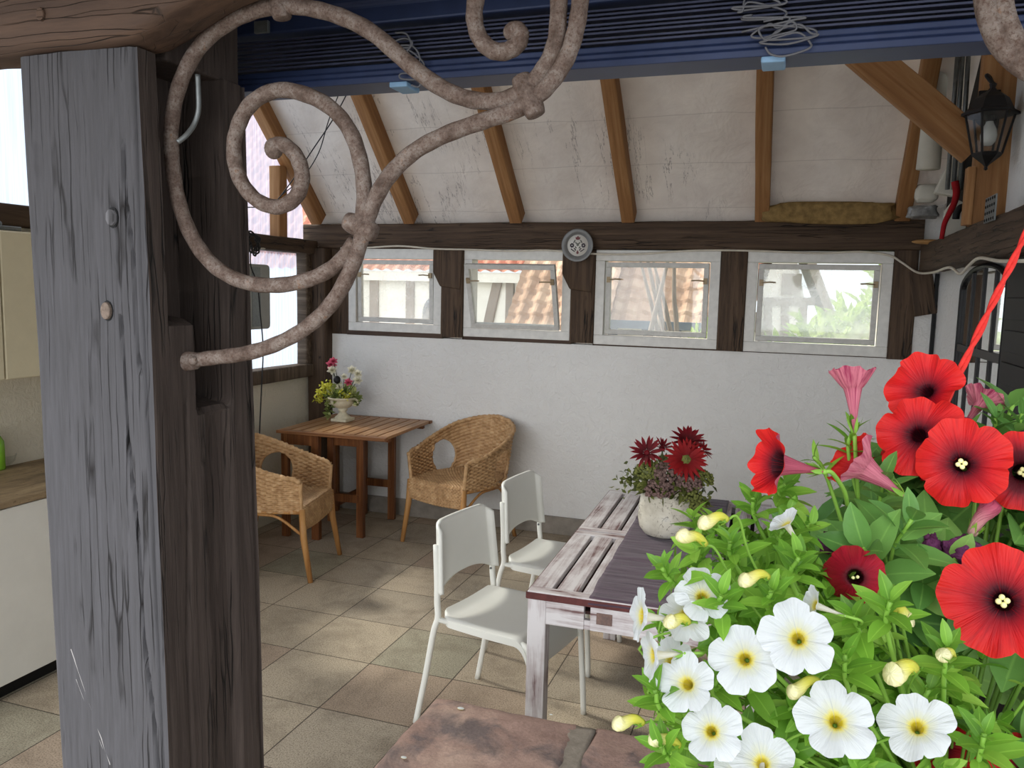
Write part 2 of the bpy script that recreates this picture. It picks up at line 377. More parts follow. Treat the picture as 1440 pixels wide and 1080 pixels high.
# ------------------------------------------------------------------ geometry helpers
class G:
    def __init__(s): s.v = []; s.f = []; s.uv = []; s.hasuv = False
    def add(s, vs, fs, uvs=None):
        o = len(s.v); s.v += [Vector(p) for p in vs]; s.f += [tuple(i + o for i in f) for f in fs]
        if uvs: s.uv += list(uvs); s.hasuv = True
        else: s.uv += [(0, 0)] * len(vs)
        return s
    def box(s, x0, x1, y0, y1, z0, z1, mat=None):
        vs = [Vector((x, y, z)) for z in (z0, z1) for y in (y0, y1) for x in (x0, x1)]
        if mat: vs = [mat @ p for p in vs]
        return s.add(vs, [(0, 2, 3, 1), (4, 5, 7, 6), (0, 1, 5, 4), (2, 6, 7, 3), (0, 4, 6, 2), (1, 3, 7, 5)])
    def tube(s, pts, r, n=8, cap=True, twist=0.0):
        pts = [Vector(p) for p in pts]; N = len(pts)
        rr = r if isinstance(r, (list, tuple)) else [r] * N
        vs, fs, uvs = [], [], []
        T = [(pts[min(i + 1, N - 1)] - pts[max(i - 1, 0)]).normalized() for i in range(N)]
        a = Vector((0, 0, 1)) if abs(T[0].z) < .9 else Vector((1, 0, 0))
        u = T[0].cross(a).normalized()
        for i in range(N):
            u = (u - T[i] * u.dot(T[i])).normalized(); w = T[i].cross(u)
            for k in range(n):
                an = 2 * PI * k / n + twist * i
                vs.append(pts[i] + (u * math.cos(an) + w * math.sin(an)) * rr[i]); uvs.append((k / n, i / max(1, N - 1)))
        for i in range(N - 1):
            for k in range(n):
                fs.append((i * n + k, i * n + (k + 1) % n, (i + 1) * n + (k + 1) % n, (i + 1) * n + k))
        if cap: fs += [tuple(range(n - 1, -1, -1)), tuple((N - 1) * n + k for k in range(n))]
        return s.add(vs, fs, uvs)
    def lathe(s, prof, n=32, c=(0, 0, 0), jit=None, close=True):
        vs, fs, uvs = [], [], []
        for i, (r, z) in enumerate(prof):
            for k in range(n):
                a = 2 * PI * k / n; q = jit(a, i) if jit else 1
                vs.append((c[0] + r * q * math.cos(a), c[1] + r * q * math.sin(a), c[2] + z)); uvs.append((k / n, i / (len(prof) - 1)))
        for i in range(len(prof) - 1):
            for k in range(n): fs.append((i * n + k, i * n + (k + 1) % n, (i + 1) * n + (k + 1) % n, (i + 1) * n + k))
        if close: fs += [tuple(range(n - 1, -1, -1)), tuple((len(prof) - 1) * n + k for k in range(n))]
        return s.add(vs, fs, uvs)
    def grid(s, fn, nu, nv, skip=None, closed=False):
        vs, fs, uvs = [], [], []
        for j in range(nv + 1):
            for i in range(nu + 1):
                vs.append(fn(i / nu, j / nv)); uvs.append((i / nu, j / nv))
        for j in range(nv):
            for i in range(nu):
                if skip and skip((i + .5) / nu, (j + .5) / nv): continue
                a = j * (nu + 1) + i; fs.append((a, a + 1, a + nu + 2, a + nu + 1))
        return s.add(vs, fs, uvs)
    def prism(s, poly, axis, a0, a1):
        """poly in the two remaining axes (x,z for axis Y; y,z for X; x,y for Z)"""
        n = len(poly)
        def P(p, a): return {'Y': (p[0], a, p[1]), 'X': (a, p[0], p[1]), 'Z': (p[0], p[1], a)}[axis]
        vs = [P(p, a0) for p in poly] + [P(p, a1) for p in poly]
        fs = [tuple(range(n)), tuple(range(2 * n - 1, n - 1, -1))] + [(i, i + n, (i + 1) % n + n, (i + 1) % n) for i in range(n)]
        return s.add(vs, fs)
    def sphere(s, c, r, n=12, sc=(1, 1, 1)):
        prof = [(max(1e-4, r * math.sin(PI * i / n)), -r * math.cos(PI * i / n)) for i in range(n + 1)]
        g = G().lathe(prof, n * 2); c = Vector(c)
        s.add([Vector((p.x * sc[0], p.y * sc[1], p.z * sc[2])) + c for p in g.v], g.f, g.uv); return s
    def xf(s, m): s.v = [m @ p for p in s.v]; return s
    def build(s, name, mat, parent=None, smooth=False, bevel=0, world=False, solid=0, subsurf=0, origin=None, angle=40):
        """parent None: the mesh is in world space and gets its origin at its base"""
        o0 = Vector((0, 0, 0))
        if parent is None:
            xs = [p.x for p in s.v]; ys = [p.y for p in s.v]; zs = [p.z for p in s.v]
            o0 = Vector(origin) if origin else Vector(((min(xs) + max(xs)) / 2, (min(ys) + max(ys)) / 2, min(zs)))
        elif world:
            o0 = Vector(parent.location); inv = parent.matrix_basis.inverted()
        me = bpy.data.meshes.new(name)
        vs = [tuple(inv @ p) for p in s.v] if (parent is not None and world) else [tuple(p - o0) for p in s.v]
        me.from_pydata(vs, [], s.f); me.update()
        if s.hasuv:
            ul = me.uv_layers.new(name='UVMap')
            for lp in me.loops: ul.data[lp.index].uv = s.uv[lp.vertex_index]
        me.materials.append(MAT[mat] if isinstance(mat, str) else mat)
        o = bpy.data.objects.new(name, me); C.objects.link(o)
        if parent is None: o.location = o0
        else: o.parent = parent
        if smooth:
            for p in me.polygons: p.use_smooth = True
        if solid:
            md = o.modifiers.new('thickness', 'SOLIDIFY'); md.thickness = solid; md.offset = 0
        if bevel:
            md = o.modifiers.new('bevel', 'BEVEL'); md.width = bevel; md.segments = 2; md.limit_method = 'ANGLE'; md.angle_limit = R(angle)
        if subsurf:
            md = o.modifiers.new('sub', 'SUBSURF'); md.levels = subsurf; md.render_levels = subsurf
        return o

def tag(o, label, cat, group=None, kind=None):
    o['label'] = label; o['category'] = cat
    if group: o['group'] = group
    if kind: o['kind'] = kind
    return o
def root(name, loc, label, cat, rz=0, group=None, kind=None):
    o = bpy.data.objects.new(name, None); C.objects.link(o); o.location = loc; o.rotation_euler = (0, 0, rz)
    o.empty_display_size = .05
    return tag(o, label, cat, group, kind)
def copy_tree(o, parent=None):
    c = o.copy(); C.objects.link(c)
    if parent is not None: c.parent = parent
    for ch in list(o.children): copy_tree(ch, c)
    return c

def timber(name, p0, p1, w, h, mat, parent=None, up=(0, 0, 1), amp=.004, seed=0, rad=.012, step=.06):
    """an old hewn beam from p0 to p1: rounded section w (across) x h (along up), wavering edges; built along its own z"""
    p0 = Vector(p0); p1 = Vector(p1); z = (p1 - p0); L = z.length; z.normalize()
    x = Vector(up).cross(z).normalized(); y = z.cross(x)
    sec = []
    for cx, cy, a0 in ((w / 2 - rad, h / 2 - rad, 0), (-w / 2 + rad, h / 2 - rad, 90), (-w / 2 + rad, -h / 2 + rad, 180), (w / 2 - rad, -h / 2 + rad, 270)):
        for k in range(3):
            a = R(a0 + 45 * k); sec.append((cx + rad * math.cos(a), cy + rad * math.sin(a)))
    n = len(sec); N = max(2, int(L / step)); vs = []; fs = []
    for i in range(N + 1):
        t = L * i / N
        for (a, b) in sec:
            d = noise.noise_vector(Vector((a * 9 + seed * 7.3, b * 9, t * 2.2))) * amp + noise.noise_vector(Vector((a * 30, b * 30 + seed, t * 9))) * amp * .35
            vs.append((a + d.x, b + d.y, t))
    for i in range(N):
        for k in range(n): fs.append((i * n + k, i * n + (k + 1) % n, (i + 1) * n + (k + 1) % n, (i + 1) * n + k))
    fs += [tuple(range(n - 1, -1, -1)), tuple(N * n + k for k in range(n))]
    me = bpy.data.meshes.new(name); me.from_pydata(vs, [], fs); me.update(); me.materials.append(MAT[mat])
    for p in me.polygons: p.use_smooth = len(p.vertices) == 4
    o = bpy.data.objects.new(name, me); C.objects.link(o)
    m = Matrix.Identity(4)
    for i in range(3): m[i][0] = x[i]; m[i][1] = y[i]; m[i][2] = z[i]; m[i][3] = p0[i]
    if parent is not None: o.parent = parent
    o.matrix_basis = m
    try: me.set_sharp_from_angle(angle=R(50))
    except Exception: pass
    return o

def smooth_path(pts, k=8):
    pts = [Vector(p) for p in pts]; out = []
    P = [pts[0] * 2 - pts[1]] + pts + [pts[-1] * 2 - pts[-2]]
    for i in range(1, len(P) - 2):
        a, b, c, d = P[i - 1], P[i], P[i + 1], P[i + 2]
        for j in range(k):
            t = j / k
            out.append(.5 * ((2 * b) + (c - a) * t + (2 * a - 5 * b + 4 * c - d) * t * t + (3 * b - a - 3 * c + d) * t ** 3))
    out.append(pts[-1]); return out

MAT['oak_x'] = wood('dark_oak_crosswise', srgb(58, 46, 39), srgb(84, 68, 58), srgb(104, 86, 74), 'X', 34, .4, .75)
# ================================================================== the setting
def struct(o, label, cat): return tag(o, label, cat, None, 'structure')
YB, XL, XR = 5.32, -3.42, .81          # inner faces of back, left and right wall
struct(G().box(-8, 6, -3, 1.46, -.3, -.02).build('ground', 'baseboard'), 'grey paved ground in front of the open shelter', 'ground')
struct(G().box(XL - .1, XR + .3, 1.0, YB + .1, -.12, 0).build('floor', 'floor', origin=(0, 0, 0)), 'floor of square concrete paving slabs with dirty joints', 'floor')
# back wall below the windows
struct(G().box(XL - .12, XR + .2, YB, YB + .14, 0, 1.335).build('wall_back', 'plaster'), 'white rough plastered back wall under the window row', 'wall')
struct(G().box(XR - .125, XR + .12, YB + .0, YB + .14, 1.335, 2.32).build('wall_back', 'plaster'), 'narrow white plastered wall piece in the right corner beside the last window', 'wall')
for nm, xa, xb, zt, lb in (('trim_1', -3.13, -2.35, 1.366, 'first'), ('trim_2', -2.20, -1.40, 1.357, 'second'), ('trim_3', -1.25, -.43, 1.343, 'third'), ('trim_4', -.28, .57, 1.339, 'fourth')):
    struct(G().box(xa, xb, YB - .004, YB + .13, 1.333, zt).build(nm, 'oak_x'), 'thin dark sill board under the %s window from the left' % lb, 'sill')
struct(G().box(XL, XR, YB - .018, YB, 0, .125).build('baseboard_back', 'baseboard', bevel=.003), 'grey plinth tiles along the foot of the back wall', 'baseboard')
# roof slope: rafters' lower faces pass through (y 5.26, z 2.14), 44 degrees
TH = R(44); YP, ZP = 5.26, 2.14
def roof_pt(x, s, n): # s up the slope, n perpendicular above the rafters' lower face
    return Vector((x, YP - s * math.cos(TH) + n * math.sin(TH), ZP + s * math.sin(TH) + n * math.cos(TH)))
RAFX = [-3.36, -2.60, -1.80, -1.03, -.20, .585]
def ceil_pt(u, v):
    x = XL - .05 + u * (XR + .55 - XL); s = -.12 + v * 2.87
    b = 0
    for a, c in zip(RAFX[:-1], RAFX[1:]):
        if a < x < c: b = math.sin(PI * (x - a) / (c - a))
    sag = .028 * b * (1 + .6 * noise.noise(Vector((x * 2, s * 1.5, 3)))) - .012 * noise.noise(Vector((x * 6, s * 3, 0)))
    return roof_pt(x, s, .118 - sag)
ce = G().grid(ceil_pt, 120, 60).build('ceiling', 'underlay', smooth=True, solid=.006, origin=(0, YP, ZP))
struct(ce, 'sagging white roof lining sheet between the rafters, cracked and stained', 'ceiling')
rp = roof_pt(0, 2.75, .118)
struct(G().add([(XL - .3, rp.y, rp.z), (XR + .6, rp.y, rp.z), (XR + .6, .05, 2.32), (XL - .3, .05, 2.32)], [(0, 1, 2, 3)]).build('ceiling', 'underlay', solid=.02), 'unseen front slope of the roof, its eave drawn out over the viewer to cut sky light', 'ceiling')  # eave stretched past the viewer to shade flowers and pillar from the sky
struct(G().box(XL - .12, XR + .12, 1.30, 1.36, 2.415, 2.98).build('front_light_block', 'plaster'), 'unseen infill above the lintel beam, added to block light', 'wall')  # added out of view to shut off light between lintel and roof
# left wall: plastered foot, sheet above
struct(G().box(XL - .12, XL, 1.6, YB, 0, 1.02).build('wall_left', 'plaster_left'), 'cream plastered left wall below the plastic sheet window', 'wall')
def ribs(y0, y1, z0, z1f, n):
    g = G()
    def fn(u, v):
        y = y0 + (y1 - y0) * u; return Vector((XL - .05 + .006 * math.sin(u * n * 2 * PI), y, z0 + (z1f(y) - z0) * v))
    return g.grid(fn, n * 6, 2)
struct(G().box(XL - .12, XL, 1.6, 3.06, 1.02, 1.94).build('wall_left', 'plaster_left'), 'cream plastered upper left wall behind the kitchen cupboard', 'wall')
w5 = ribs(3.06, 5.22, 1.09, lambda y: 1.95, 60).build('window_5', 'poly', smooth=True)
struct(w5, 'bluish white ribbed plastic sheet filling the left wall above its sill', 'window')
gt = lambda y: min(ZP + (YP - y) * math.tan(TH) + .16, rp.z - (rp.y - y) * (rp.z - 2.32) / (rp.y - .05)) if y < YP else ZP + .05
w6 = ribs(1.65, 5.26, 2.0, gt, 60).build('window_6', 'poly', smooth=True)
struct(w6, 'ribbed plastic sheet closing the left gable up to the roof', 'window')
# right wall
g = G().prism([(1.5, 0), (YB + .14, 0), (YB + .14, 2.25), (YP, ZP + .1), (3.3, 4.1), (1.5, 3.1)], 'X', XR, XR + .12)
struct(g.build('wall_right', 'plaster', origin=(XR, YB, 0)), 'white plastered right wall carrying the arched mirror', 'wall')

# ------------------------------------------------------------------ windows in the back wall
def window(name, x0, x1, z0, z1, tilt, label):
    t = root(name, ((x0 + x1) / 2, YB, z0), label, 'window', kind='structure')
    w = x1 - x0; h = z1 - z0; fw = .062
    g = G()
    g.box(-w / 2, w / 2, -.012, .10, 0, fw).box(-w / 2, w / 2, -.012, .10, h - fw * 1.15, h)
    g.box(-w / 2, -w / 2 + fw, -.012, .10, fw, h - fw * 1.15).box(w / 2 - fw, w / 2, -.012, .10, fw, h - fw * 1.15)
    g.build('frame', 'window_white', t, bevel=.004)
    sash = bpy.data.objects.new('sash', None); C.objects.link(sash); sash.parent = t
    iw = w - 2 * fw - .016; ih = h - fw * 2.15 - .016; s = .032
    sash.location = (0, .025 if tilt < 8 else -.012, fw + .008); sash.rotation_euler = (R(tilt), 0, 0)
    g = G()
    for a in ((-iw / 2, iw / 2, 0, s), (-iw / 2, iw / 2, ih - s, ih), (-iw / 2, -iw / 2 + s, s, ih - s), (iw / 2 - s, iw / 2, s, ih - s)):
        g.box(a[0], a[1], -.018, .018, a[2], a[3])
    g.build('sash_frame', 'sash', sash, bevel=.003)
    G().box(-iw / 2 + s, iw / 2 - s, -.002, .002, s, ih - s).build('pane', 'glass_' + name, sash)
    for sx in (-1, 1):
        px = sx * (iw / 2 - .02)
        g = G().box(px - .012, px + .012, -.034, -.016, ih * .72, ih * .80)
        g.tube([(px, -.03, ih * .76), (px - sx * .05, -.04, ih * .77), (px - sx * .085, -.036, ih * .765)], .005, 6)
        g.build('stay', 'oldbrass', sash)
    return t
MAT['oldbrass'] = plain('tarnished_brass', srgb(150, 132, 104), .5, .4, .3)
window('window_1', -3.115, -2.362, 1.366, 1.968, 1.5, 'closed white framed window nearest the left corner of the back wall')
window('window_2', -2.19, -1.41, 1.357, 1.968, 20, 'white window with sash tilted far inward at its top')
window('window_3', -1.243, -.436, 1.342, 1.968, 1.5, 'closed white window looking on a tiled roof and bare branches')
window('window_4', -.272, .562, 1.338, 1.968, 4, 'white window beside the right post, sash tipped slightly open, green bush behind')

# ------------------------------------------------------------------ timbers
def T(label, cat, *a, **k):
    grp = k.pop('group', None); return tag(timber(*a, **k), label, cat, grp, 'thing')
T('dark wall plate beam running along the whole back wall under the rafters', 'beam', 'wall_plate', (XL - .08, YB + .07, 2.055), (.71, YB + .05, 2.065), .17, .18, 'oak_dark', up=(0, 0, 1), seed=1, amp=.006)
bp = 'dark timber posts between the back windows'
def bracket_post(x0, x1, z0, label, seed, knee):
    t = root('timber_post', ((x0 + x1) / 2, YB + .05, z0), label, 'post', group=bp, kind='thing')
    timber('post', (0, 0, 0), (0, 0, 1.965 - z0), x1 - x0, .15, 'oak_dark', t, up=(0, 1, 0), seed=seed, amp=.003)
    if knee:
        w = x1 - x0
        h = 1.965 - z0
        poly = [(-w / 2 - .06, h), (-w / 2 - .06, h - .16), (-w / 2 - .005, h - .26), (w / 2 - .02, h - .28), (w / 2, h)]
        G().prism(poly, 'Y', -.085, .07).build('knee_bracket', 'oak_dark', t, bevel=.01)
bracket_post(-2.362, -2.19, 1.345, 'dark post with curved knee between the first and second window from the left', 2, True)
bracket_post(-1.41, -1.243, 1.345, 'dark post with knee directly below the painted plate', 3, True)
bracket_post(-.436, -.272, 1.335, 'straight dark post between the roof-view window and the bush-view window', 4, False)
T('dark corner post beside the right end of the window row', 'post', 'timber_post', (.628, YB + .05, 1.33), (.628, YB + .05, 1.975), .13, .16, 'oak_dark', up=(0, 1, 0), seed=5, group=bp)
T('dark board between left corner post and first window', 'post', 'timber_post', (-3.20, YB + .06, 1.335), (-3.20, YB + .06, 1.968), .19, .12, 'oak_dark', up=(0, 1, 0), seed=6, group=bp)
T('dark corner post where left and back walls meet behind the urn', 'post', 'corner_post', (-3.335, YB - .04, .0), (-3.335, YB - .04, 1.965), .15, .13, 'oak_dark', up=(0, 1, 0), seed=7)
T('short dark diagonal brace on the wall right of the last window', 'brace', 'wall_brace', (.755, YB - .01, 1.60), (.70, YB - .01, 1.86), .13, .05, 'oak_dark', up=(0, 1, 0), seed=8)
T('dark sill beam under the plastic sheet of the left wall', 'beam', 'sill_beam', (XL + .0, 3.07, 1.062), (XL + .0, 5.23, 1.062), .13, .095, 'oldboard', seed=9)
T('dark plate beam along the top of the left wall', 'beam', 'side_plate', (XL, 1.5, 1.972), (XL, 5.26, 1.972), .15, .10, 'oak_dark', seed=10)
T('grey brown upright jamb of the plastic sheet in the left corner', 'post', 'window_jamb', (XL - .0, 5.20, 1.11), (XL - .0, 5.20, 1.925), .09, .09, 'oldboard', up=(1, 0, 0), seed=11)
T('pine stud standing on the left plate below the first rafter', 'post', 'gable_stud', (XL + .015, 4.86, 2.022), (XL + .015, 4.86, 2.50), .09, .09, 'rafter', up=(1, 0, 0), seed=12)
T('grey old beam running toward the viewer along the right wall', 'beam', 'side_beam', (.749, 5.24, 1.925), (.749, 2.2, 1.925), .112, .155, 'oak_dark', seed=13, amp=.007)
rl = ['pine rafter nearest the left gable sheet, behind the iron scroll', 'pine rafter above the first window from the left',
      'pine rafter above the tilted window', 'pine rafter right above the painted plate', 'pine rafter reaching up left of the yellow insulation',
      'pine rafter ending beside the clutter at the right corner']
for i, x in enumerate(RAFX):
    a = roof_pt(x, .0, .055); b = roof_pt(x, 2.7, .055)
    T(rl[i], 'rafter', 'roof_rafter', a, b, .085, .11, 'rafter', up=(0, 1, 0), seed=20 + i, amp=.003, rad=.006, step=.12, group='pine rafters under the white lining')
# right upper post and brace
T('brown upright post on the right beam behind the lantern', 'post', 'king_post', (.765, 3.90, 2.0), (.765, 3.90, 3.2), .15, .10, 'rafter', up=(0, 1, 0), seed=31, amp=.003, rad=.006)
a = aty(1372, 210, 3.87); b = aty(1180, 48, 3.87)
T('pine brace slanting down from the roof to the right post', 'brace', 'roof_brace', a, b, .135, .07, 'rafter', up=(0, 1, 0), seed=32, amp=.002, rad=.005)
T('narrow pine batten standing left of the right post', 'batten', 'pine_batten', (.675, 3.87, 2.0), (.675, 3.87, 2.235), .03, .07, 'rafter', up=(0, 1, 0), seed=33, amp=.001, rad=.004)

# ------------------------------------------------------------------ the big pillar, lintel and stone parapet in front
def build_pillar():
    t = root('oak_pillar', (-1.21, 1.30, 0), 'massive weathered grey oak pillar with mortise holes filling the left foreground', 'pillar', kind='thing')
    X0b, X1b, X0t, X1t, Y0, Y1 = -1.336, -1.066, -1.366, -1.091, 1.15, 1.444   # at z .77 and 2.08
    H = 2.085
    nf, ns = 64, 72
    ring = []
    for i in range(nf): ring.append((i / nf, 0, 'f'))
    for i in range(ns): ring.append((1, i / ns, 'r'))
    for i in range(20): ring.append((1 - i / 20, 1, 'b'))
    for i in range(20): ring.append((0, 1 - i / 20, 'l'))
    N = 190; vs = []; fs = []; n = len(ring)
    def crack(z):  # long wandering split in the front face: u position
        return .93 - .25 * max(0, (z - .7)) + .012 * math.sin(z * 21) if z < 2.0 else .6
    for j in range(N + 1):
        z = H * j / N
        k = (z - .77) / 1.31
        xa = X0b + (X0t - X0b) * k; xb = X1b + (X1t - X1b) * k
        for (u, v, side) in ring:
            x = xa + (xb - xa) * u; y = Y0 + (Y1 - Y0) * v
            dx = dy = 0
            P = Vector((x * 14, y * 14, z * 1.6))
            w = noise.noise(P) * .004 + noise.noise(Vector((x * 60, y * 60, z * 5))) * .0016
            if side == 'f':
                d = w + .006 * max(0, noise.noise(Vector((x * 3, 0, z * 1.1))))
                c1 = abs(u - (.80 + .30 * (1.45 - z) * .55 + .012 * math.sin(z * 17)))
                if .75 < z < 1.62 and c1 < .016: d += .012 * (1 - c1 / .016)
                c2 = abs(u - (.86 + .18 * (1.95 - z) + .01 * math.sin(z * 23)))
                if 1.52 < z < 1.93 and c2 < .016: d += .012 * (1 - c2 / .016)
                e = min(u, 1 - u)
                if e < .06: d += .010 * (1 - e / .06) ** 2
                dy = d
                if 1 - u < .06: dx = -.008 * (1 - (1 - u) / .06) ** 2
                if u < .03: dx = noise.noise(Vector((0, 0, z * 4))) * .004
            elif side == 'r':
                d = w
                def pocket(a, b, z0, z1, dep, soft=.02):
                    fu = min(1, max(0, (v - a) / soft)) * min(1, max(0, (b - v) / soft))
                    fz = min(1, max(0, (z - z0) / .018)) * min(1, max(0, (z1 - z) / .018))
                    return dep * fu * fz
                j1 = .012 * noise.noise(Vector((z * 9, 1, 0)))
                d += max(pocket(.17 + j1, .50, 1.61, 2.2, .13), pocket(.40, .77 + j1, 1.435, 2.2, .12), pocket(.47 + j1, .76, -.1, 1.44, .016, .05))
                ck = abs(v - (.50 + .012 * math.sin(z * 14) - .03 * (1.4 - z)))
                if z < 1.43 and ck < .02: d += .018 * (1 - ck / .02)
                ck = abs(v - (.30 + .012 * math.sin(z * 11) - .12 * (1.4 - z)))
                if z < 1.45 and ck < .02: d += .006 * (1 - ck / .02)
                if v < .06: dy = .006 * (1 - v / .06) ** 2
                if v > .93: d += .012 * ((v - .93) / .07) ** 2 + .004 * noise.noise(Vector((z * 6, 5, 0)))
                dx = -d
            elif side == 'b': dy = -w
            else: dx = w
            vs.append((x + dx + 1.21, y + dy - 1.30, z))
    for j in range(N):
        for k in range(n): fs.append((j * n + k, j * n + (k + 1) % n, (j + 1) * n + (k + 1) % n, (j + 1) * n + k))
    fs += [tuple(range(n - 1, -1, -1)), tuple(N * n + k for k in range(n))]
    g = G().add(vs, fs); o = g.build('shaft', 'oak_pillar', t, smooth=True)
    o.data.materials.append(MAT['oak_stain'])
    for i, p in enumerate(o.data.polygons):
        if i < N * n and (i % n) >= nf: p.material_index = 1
    try: o.data.set_sharp_from_angle(angle=R(42))
    except Exception: pass
    G().box(-1.36, -1.10, 1.236, 1.440, 2.084, 2.43).build('upper_shaft', 'oak_stain', t, world=True, bevel=.006)
    # wooden pegs in the front face
    for px, py, r, sd, mat in ((159, 306, .0125, 8, 'oak_grey'), (152, 437, .0125, 14, 'peg')):
        p = aty(px, py, 1.15)
        vs = [(p.x + r * math.cos(2 * PI * i / sd + .3) * .86, p.z + r * 1.25 * math.sin(2 * PI * i / sd + .3)) for i in range(sd)]
        G().prism(vs, 'Y', 1.142, 1.17).build('peg', mat, t, world=True, bevel=.002)
        vs = [(p.x + r * 1.22 * math.cos(2 * PI * i / 12) * .86, p.z + r * 1.5 * math.sin(2 * PI * i / 12)) for i in range(12)]
        G().prism(vs, 'Y', 1.1485, 1.16).build('peg_hole', 'black', t, world=True)
    return t
MAT['oak_pillar'] = wood('pillar_grey_oak', srgb(74, 73, 75), srgb(84, 83, 86), srgb(93, 92, 96), 'Z', 120, .7, .88, .022, (.02, .018, .018, 1), .003, 52)
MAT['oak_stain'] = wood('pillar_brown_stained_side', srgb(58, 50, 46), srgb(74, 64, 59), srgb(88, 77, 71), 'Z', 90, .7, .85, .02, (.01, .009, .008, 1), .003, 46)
MAT['peg'] = plain('pale_wood_peg', srgb(120, 106, 96), .8, .2, 0, .3, 160, .4, 200)
MAT['scratch'] = plain('pale_scratch', srgb(176, 172, 170), .9, .1)
pil = build_pillar()
for k, (x0, z0, x1, z1) in enumerate(((-1.293, .965, -1.205, .745), (-1.283, .905, -1.215, .76))):
    pts = [(x0 + (x1 - x0) * i / 14, 1.1515, z0 + (z1 - z0) * i / 14 + .002 * math.sin(i * 3.1)) for i in range(15)]
    G().tube(pts, .0012 - .0004 * k, 5).build('chalk_scratch', 'scratch', pil, world=True)
# lintel over the pillar: brown oak, its lower edge hewn up in an arch to the right
def build_lintel():
    xs = [-2.6, -1.75, -1.36, -1.12, -1.06, -1.0, -.93, -.84, -.72, -.5, -.1, .4, 1.0, 1.7]
    zs = [2.085, 2.085, 2.086, 2.088, 2.10, 2.125, 2.15, 2.172, 2.186, 2.20, 2.205, 2.20, 2.19, 2.10]
    path = smooth_path([(x, 0, z) for x, z in zip(xs, zs)], 6)
    vs, fs = [], []
    sec_n = 10
    for p in path:
        x, zb = p.x, p.z + .004 * noise.noise(Vector((p.x * 9, 0, 0)))
        zt = 2.42; a, b = 1.128, 1.233; r = .02
        w = .004 * noise.noise(Vector((x * 6, 3, 0)))
        sec = [(a + w, zt), (a + w, zb + .12), (a + w, zb + r), (a + .3 * r + w, zb + .3 * r), (a + r, zb), ((a + b) / 2, zb - .002), (b - r, zb), (b - .3 * r, zb + .3 * r), (b, zb + r), (b, zt)]
        vs += [(x, y, z) for y, z in sec]
    n = len(path)
    for i in range(n - 1):
        for k in range(sec_n): fs.append((i * sec_n + k, (i + 1) * sec_n + k, (i + 1) * sec_n + (k + 1) % sec_n, i * sec_n + (k + 1) % sec_n))
    fs += [tuple(range(sec_n)), tuple((n - 1) * sec_n + k for k in range(sec_n - 1, -1, -1))]
    o = G().add(vs, fs).build('oak_lintel', 'oak_lintel', smooth=True)
    try: o.data.set_sharp_from_angle(angle=R(50))
    except Exception: pass
    p = aty(60, 21, 1.128)
    t = tag(o, 'brown oak lintel beam resting on the grey pillar, hewn upward to the right', 'beam', None, 'thing')
    vs = [(p.x + .009 * math.cos(2 * PI * i / 9), p.z + .012 * math.sin(2 * PI * i / 9)) for i in range(9)]
    G().prism(vs, 'Y', 1.121, 1.14).build('peg', 'oak_lintel', o, world=True, bevel=.002)
    return o
lint = build_lintel()

# sandstone parapet in front of the table
def build_parapet():
    t = root('stone_parapet', (.2, 1.65, 0), 'low parapet topped with red sandstone slabs in front of the dining table', 'low wall', kind='structure')
    G().box(-.80, 1.3, 1.20, 1.84, 0, .52).build('wall_body', 'plaster_left', t, world=True)
    def slab(x0, x1, y0, y1, sd, tilt):
        def fn(u, v):
            x = x0 + (x1 - x0) * u; y = y0 + (y1 - y0) * v
            e = min(u * (x1 - x0), (1 - u) * (x1 - x0), v * (y1 - y0), (1 - v) * (y1 - y0))
            z = .60 + .007 * noise.noise(Vector((x * 6, y * 6, sd))) + .004 * noise.noise(Vector((x * 20, y * 20, sd))) - .014 * max(0, 1 - e / .025) ** 2
            wob = .010 * noise.noise(Vector((x * 5, y * 5, sd + 9)))
            return Vector((x + wob, y + wob - tilt * (x - x0), z))
        g = G().grid(fn, 70, 60)
        n = len(g.v); nu = 70; nv = 60
        edge = [i for i in range(nu + 1)] + [j * (nu + 1) + nu for j in range(1, nv + 1)] + [nv * (nu + 1) + i for i in range(nu - 1, -1, -1)] + [j * (nu + 1) for j in range(nv - 1, 0, -1)]
        low = [Vector((g.v[i].x, g.v[i].y, .52)) for i in edge]
        m = len(edge); base = n
        g.v += low; g.uv += [(0, 0)] * m
        for k in range(m): g.f.append((edge[k], base + k, base + (k + 1) % m, edge[(k + 1) % m]))
        g.hasuv = False
        return g.build('coping_slab', 'sandstone', t, world=True, smooth=True)
    slab(-.842, -.435, 1.18, 1.885, 1, -.03)
    slab(-.405, .30, 1.18, 1.90, 2, -.0)
    slab(.33, 1.3, 1.18, 1.90, 3, 0)
    g = G()
    def mort(u, v):
        x = -.452 + .064 * u + .012 * math.sin(v * 5); y = 1.19 + .69 * v
        return Vector((x, y, .586 + .004 * noise.noise(Vector((x * 40, y * 40, 0)))))
    g.grid(mort, 6, 50); g.build('mortar_joint', 'mortar', t, world=True, smooth=True, solid=.02)
    return t
build_parapet()
rnd = random.Random(3)
for k, (px, py, r) in enumerate(((648, 996, .0065), (775, 1005, .0032), (940, 1046, .004), (568, 1065, .005))):
    p = atz(px, py, .605)
    tag(G().sphere((p.x, p.y, .605), r, 8, (1.5, 1, .3)).build('fallen_petal', 'petal_white'), ['white fallen petal beside the rust mark on the sandstone slab', 'small white petal at the far edge of the parapet by the table leg', 'white petal fleck on the right sandstone slab below the buds', 'white petal fleck at the near left edge of the sandstone'][k], 'petal')
p = atz(657, 985, .604)
tag(G().lathe([(.001, .004), (.013, .004), (.0135, .001), (.014, -.002)], 20, (p.x, p.y, .604)).build('rusty_bolt_head', 'rustcap'), 'round rusty cap at the far left corner of the sandstone slab', 'bolt') if False else None

